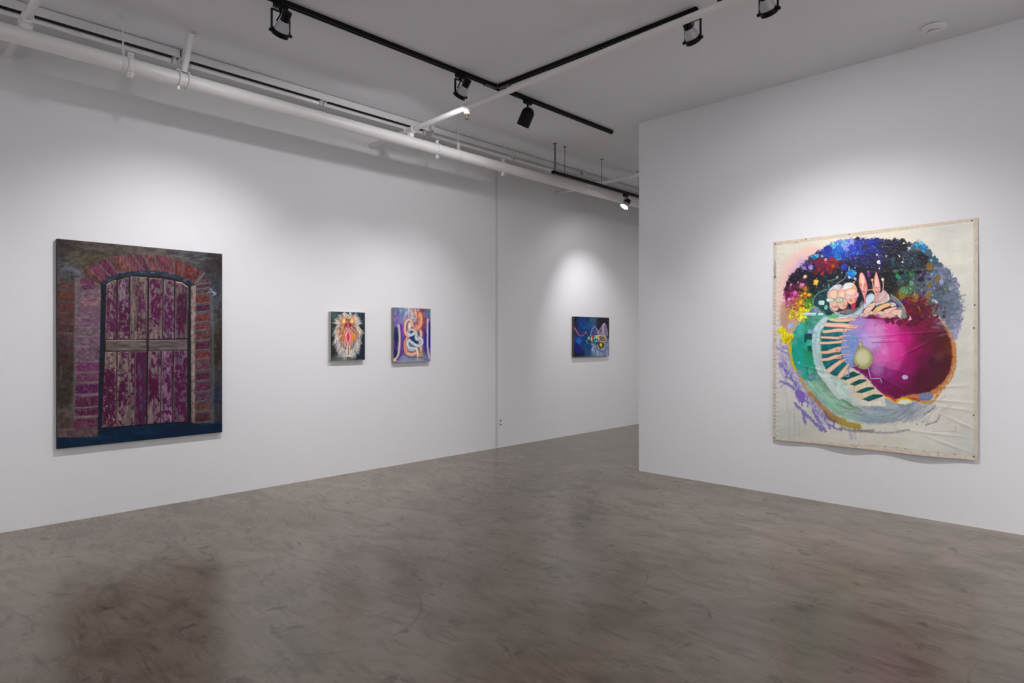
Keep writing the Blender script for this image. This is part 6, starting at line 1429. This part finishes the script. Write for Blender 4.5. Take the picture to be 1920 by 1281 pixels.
# stairs
cream, teal = (222, 206, 176), (8, 84, 82)
A.poly([(440, 880), (560, 820), (600, 760), (760, 830), (860, 900), (960, 1010), (1110, 1140), (1100, 1281), (800, 1281), (640, 1100), (520, 930)], cream, soft=0.6, rough=0.4, mottle=0.1)
A.poly([(780, 1200), (880, 1225), (1110, 1145), (1120, 1290), (760, 1290)], (222, 216, 204), soft=0.8, rough=0.5, mottle=0.1)
for q in ([(440, 880), (520, 905), (745, 820), (640, 770), (600, 790)], [(585, 965), (660, 990), (840, 915), (830, 892), (730, 890)], [(665, 1085), (760, 1100), (960, 1030), (945, 1008), (830, 1010)], [(770, 1190), (870, 1222), (1095, 1140), (1060, 1118), (940, 1115)]):
    A.poly(q, teal, soft=0.45, rough=0.4, mottle=0.35, msize=6, msy=3, h=0.2); A.line([q[1], q[2]], (60, 60, 60), 0.5, a=0.6, smooth=False)
for q in ([(755, 825), (760, 880)], [(845, 915), (836, 1000)], [(958, 1020), (956, 1100)], [(655, 1000), (655, 1090)], [(770, 1110), (768, 1190)]):
    A.line(q, (176, 150, 120), 0.8, a=0.8, smooth=False)
# walking pear
pear = [(728, 350), (745, 322), (772, 345), (780, 390), (830, 420), (900, 480), (938, 560), (930, 630), (880, 710), (800, 742), (710, 712), (655, 650), (645, 570), (680, 470), (715, 410)]
A.poly(pear, (158, 156, 104), smooth=True, soft=0.6, rough=0.4, edge=(112, 108, 80), edge_w=0.7, mottle=0.1, h=0.3)
A.blob(780, 560, 110, (208, 208, 164), ry=120, a=0.9, soft=5.0, c2=(216, 214, 176)); A.blob(748, 362, 18, (206, 200, 160), ry=26, a=0.9, soft=1.2); A.line([(690, 690), (800, 715), (880, 680)], (146, 160, 90), 2.4, a=0.6, soft=1.4)
for q in ([(715, 680), (640, 695), (572, 714)], [(572, 714), (570, 790), (572, 850)], [(572, 850), (530, 845), (512, 828)], [(862, 720), (880, 800), (900, 880)], [(900, 880), (980, 878), (1042, 872)], [(1042, 872), (1056, 910), (1066, 945)]):
    A.line(q, (70, 60, 110), 2.2, soft=0.35, smooth=False); A.line(q, (196, 200, 226), 1.1, soft=0.3, smooth=False)
for x, y in ((712, 676), (700, 690), (1072, 940)): A.blob(x, y, 9, (60, 70, 50), a=0.7, soft=0.6)
# ------------------------------------------------ unpainted hems, stitched left edge, soiled marks
A.frame(*F2)
hem = (206, 190, 170)
TLc, TRc, BRc, BLc = (52, 167), (1056, 47), (1053, 1237), (49, 1135)
A.poly([(40, 150), (1070, 28), (1070, 58), (1035, 64), (560, 124), (72, 182), (40, 186)], hem, soft=0.6, rough=1.0, a=0.9, mottle=0.08)
A.poly([(1037, 58), (1075, 50), (1075, 1250), (1034, 1240), (1038, 800)], (204, 190, 174), soft=0.6, rough=0.7, a=0.92, mottle=0.08)
A.poly([(40, 160), (68, 170), (68, 600), (66, 1145), (40, 1150)], (200, 190, 172), soft=0.6, rough=0.6, a=0.92, mottle=0.08)
A.poly([(40, 1120), (300, 1146), (600, 1172), (1065, 1220), (1065, 1260), (40, 1160)], (208, 194, 176), soft=0.7, rough=1.0, a=0.9, mottle=0.08)
for k in range(46):
    y = 345 + k * 17.3
    A.line([(56, y), (64, y + rn.uniform(-2, 2))], rn.choice([(150, 140, 130), (126, 118, 112), (170, 160, 146)]), rn.uniform(0.8, 1.8), a=0.6, smooth=False, soft=0.4)
for k in range(22):
    y = 700 + k * 24; A.line([(1040, y), (1050, y + rn.uniform(-2, 2))], (170, 156, 140), 0.9, a=0.5, smooth=False)
A.line([(60, 262), (60, 300), (61, 342)], (116, 120, 126), 2.4, a=0.7, rough=1.2); A.blob(60, 338, 4, (40, 40, 44), rough=1.0); A.line([(60, 250), (60, 262)], (150, 160, 164), 2, a=0.6)
A.line([(1034, 70), (1036, 500), (1034, 1225)], (168, 158, 146), 0.7, a=0.55, smooth=False); A.line([(70, 180), (560, 122), (1034, 62)], (176, 164, 148), 0.6, a=0.5, smooth=False)
A.line([(442, 1160), (455, 1170), (475, 1158)], (80, 74, 70), 0.7, a=0.8, smooth=False); A.line([(500, 1160), (560, 1166)], (110, 104, 100), 0.8, a=0.6, smooth=False); A.line([(160, 166), (170, 168)], (60, 60, 60), 1.2, a=0.8, smooth=False)
A.line([(830, 1092), (945, 1094)], (120, 112, 106), 0.5, a=0.6, smooth=False); A.line([(944, 1070), (945, 1098)], (70, 64, 60), 0.6, a=0.7, smooth=False); A.blob(756, 1058, 3, (60, 54, 50)); A.line([(560, 1165), (700, 1178), (1040, 1212)], (150, 150, 146), 0.7, a=0.5)
for x, y in ((600, 1168), (655, 1172), (700, 1178), (790, 1187), (860, 1196), (940, 1206)): A.blob(x, y, 6, (110, 116, 124), ry=3, a=0.5, rough=1)
A.weave(0.03)

CX0, CX1, CZT0, CZT1, CZB0, CZB1 = -2.230, -0.792, 2.160, 2.182, 0.466, 0.477
def canvas_place(u, v, h, back):
    x = CX0 + (CX1 - CX0) * u
    zt = CZT0 + (CZT1 - CZT0) * u; zb = CZB0 + (CZB1 - CZB0) * u
    sag = 0.006 * np.sin(u * math.pi * 2) * v ** 4 + 0.0035 * (vnoise(u * 100, v * 0 + 3, 6, seed=61, octaves=3) - 0.5) * 2 * sstep(0.985, 1.0, v)
    z = zt + (zb - zt) * v + sag * 0.7
    # hanging cloth: close to the wall at the nailed top and sides, waving free at the bottom
    d = 0.007 + 0.012 * sstep(0.0, 0.5, v)
    free = sstep(0.55, 1.0, v) * np.sin(np.clip(u, 0, 1) * math.pi) ** 0.6
    d = d + free * (0.012 + 0.010 * np.sin(u * 17 + 1.0) * sstep(0.8, 1, v))
    d = d + 0.004 * (vnoise(u * 100, v * 100, 16, 22, seed=62, octaves=2) - 0.5)
    # creases
    cr = np.exp(-((v - 0.478 - 0.01 * np.sin(u * 5)) / 0.0045) ** 2) * sstep(0.35, 0.5, u) * (1 - sstep(0.85, 0.95, u))
    d = d + 0.0018 * cr
    for (u0, v0, L, sl_, am) in ((0.86, 0.76, 0.10, 0.05, 0.003), (0.9, 0.79, 0.08, 0.1, 0.003), (0.88, 0.70, 0.07, -0.1, 0.003), (0.93, 0.85, 0.06, 0.4, 0.003), (0.8, 0.9, 0.12, 0.05, 0.003), (0.25, 0.64, 0.06, 0.2, 0.004), (0.62, 0.63, 0.10, 0.25, 0.002), (0.72, 0.55, 0.08, -0.5, 0.003), (0.7, 0.2, 0.15, 0.02, 0.002), (0.6, 0.68, 0.12, 0.5, 0.002), (0.87, 0.94, 0.08, 0.3, 0.003)):
        w_ = (v - v0 - sl_ * (u - u0)) / 0.006
        d = d + am * np.exp(-w_ ** 2) * np.exp(-((u - u0) / L) ** 2)
    d = d + 0.003 * np.exp(-((u - 0.03) / 0.008) ** 2) * np.sin(v * 260) * 0.35
    y = YR - d - h + back
    return np.stack([x, y, z], -1)
r = empty('canvas_painting', ((CX0 + CX1) / 2, YR, CZB0), 'large unstretched canvas painting of a magenta sphere, dark crown of dabs and pointing arms', 'painting')
me = BG.mesh('painted_canvas', canvas_place, (196, 182, 160), 0.0015, 0.0014, M_OIL_BIG, GAIN_BIG)
me.flip_normals()
o = add_obj('painted_canvas', me, r); o.matrix_parent_inverse = r.matrix_world.inverted()
for (u, v) in ((0.012, 0.010), (0.19, 0.004), (0.42, 0.006), (0.975, 0.010), (0.988, 0.36), (0.985, 0.455), (0.985, 0.815), (0.985, 0.985), (0.012, 0.99), (0.012, 0.5)):
    P = canvas_place(np.array([u]), np.array([v]), 0.0, 0.0)[0]
    MB().lathe([(0.0008, 0.0014), (0.001, 0.0014), ((YR - P[1]) + 0.003, 0.0014), ((YR - P[1]) + 0.003, 0.0050), ((YR - P[1]) + 0.0055, 0.0042)], (P[0], YR, P[2]), (0, -1, 0), 12).build('pin', M_BLACK2, r, True, True)
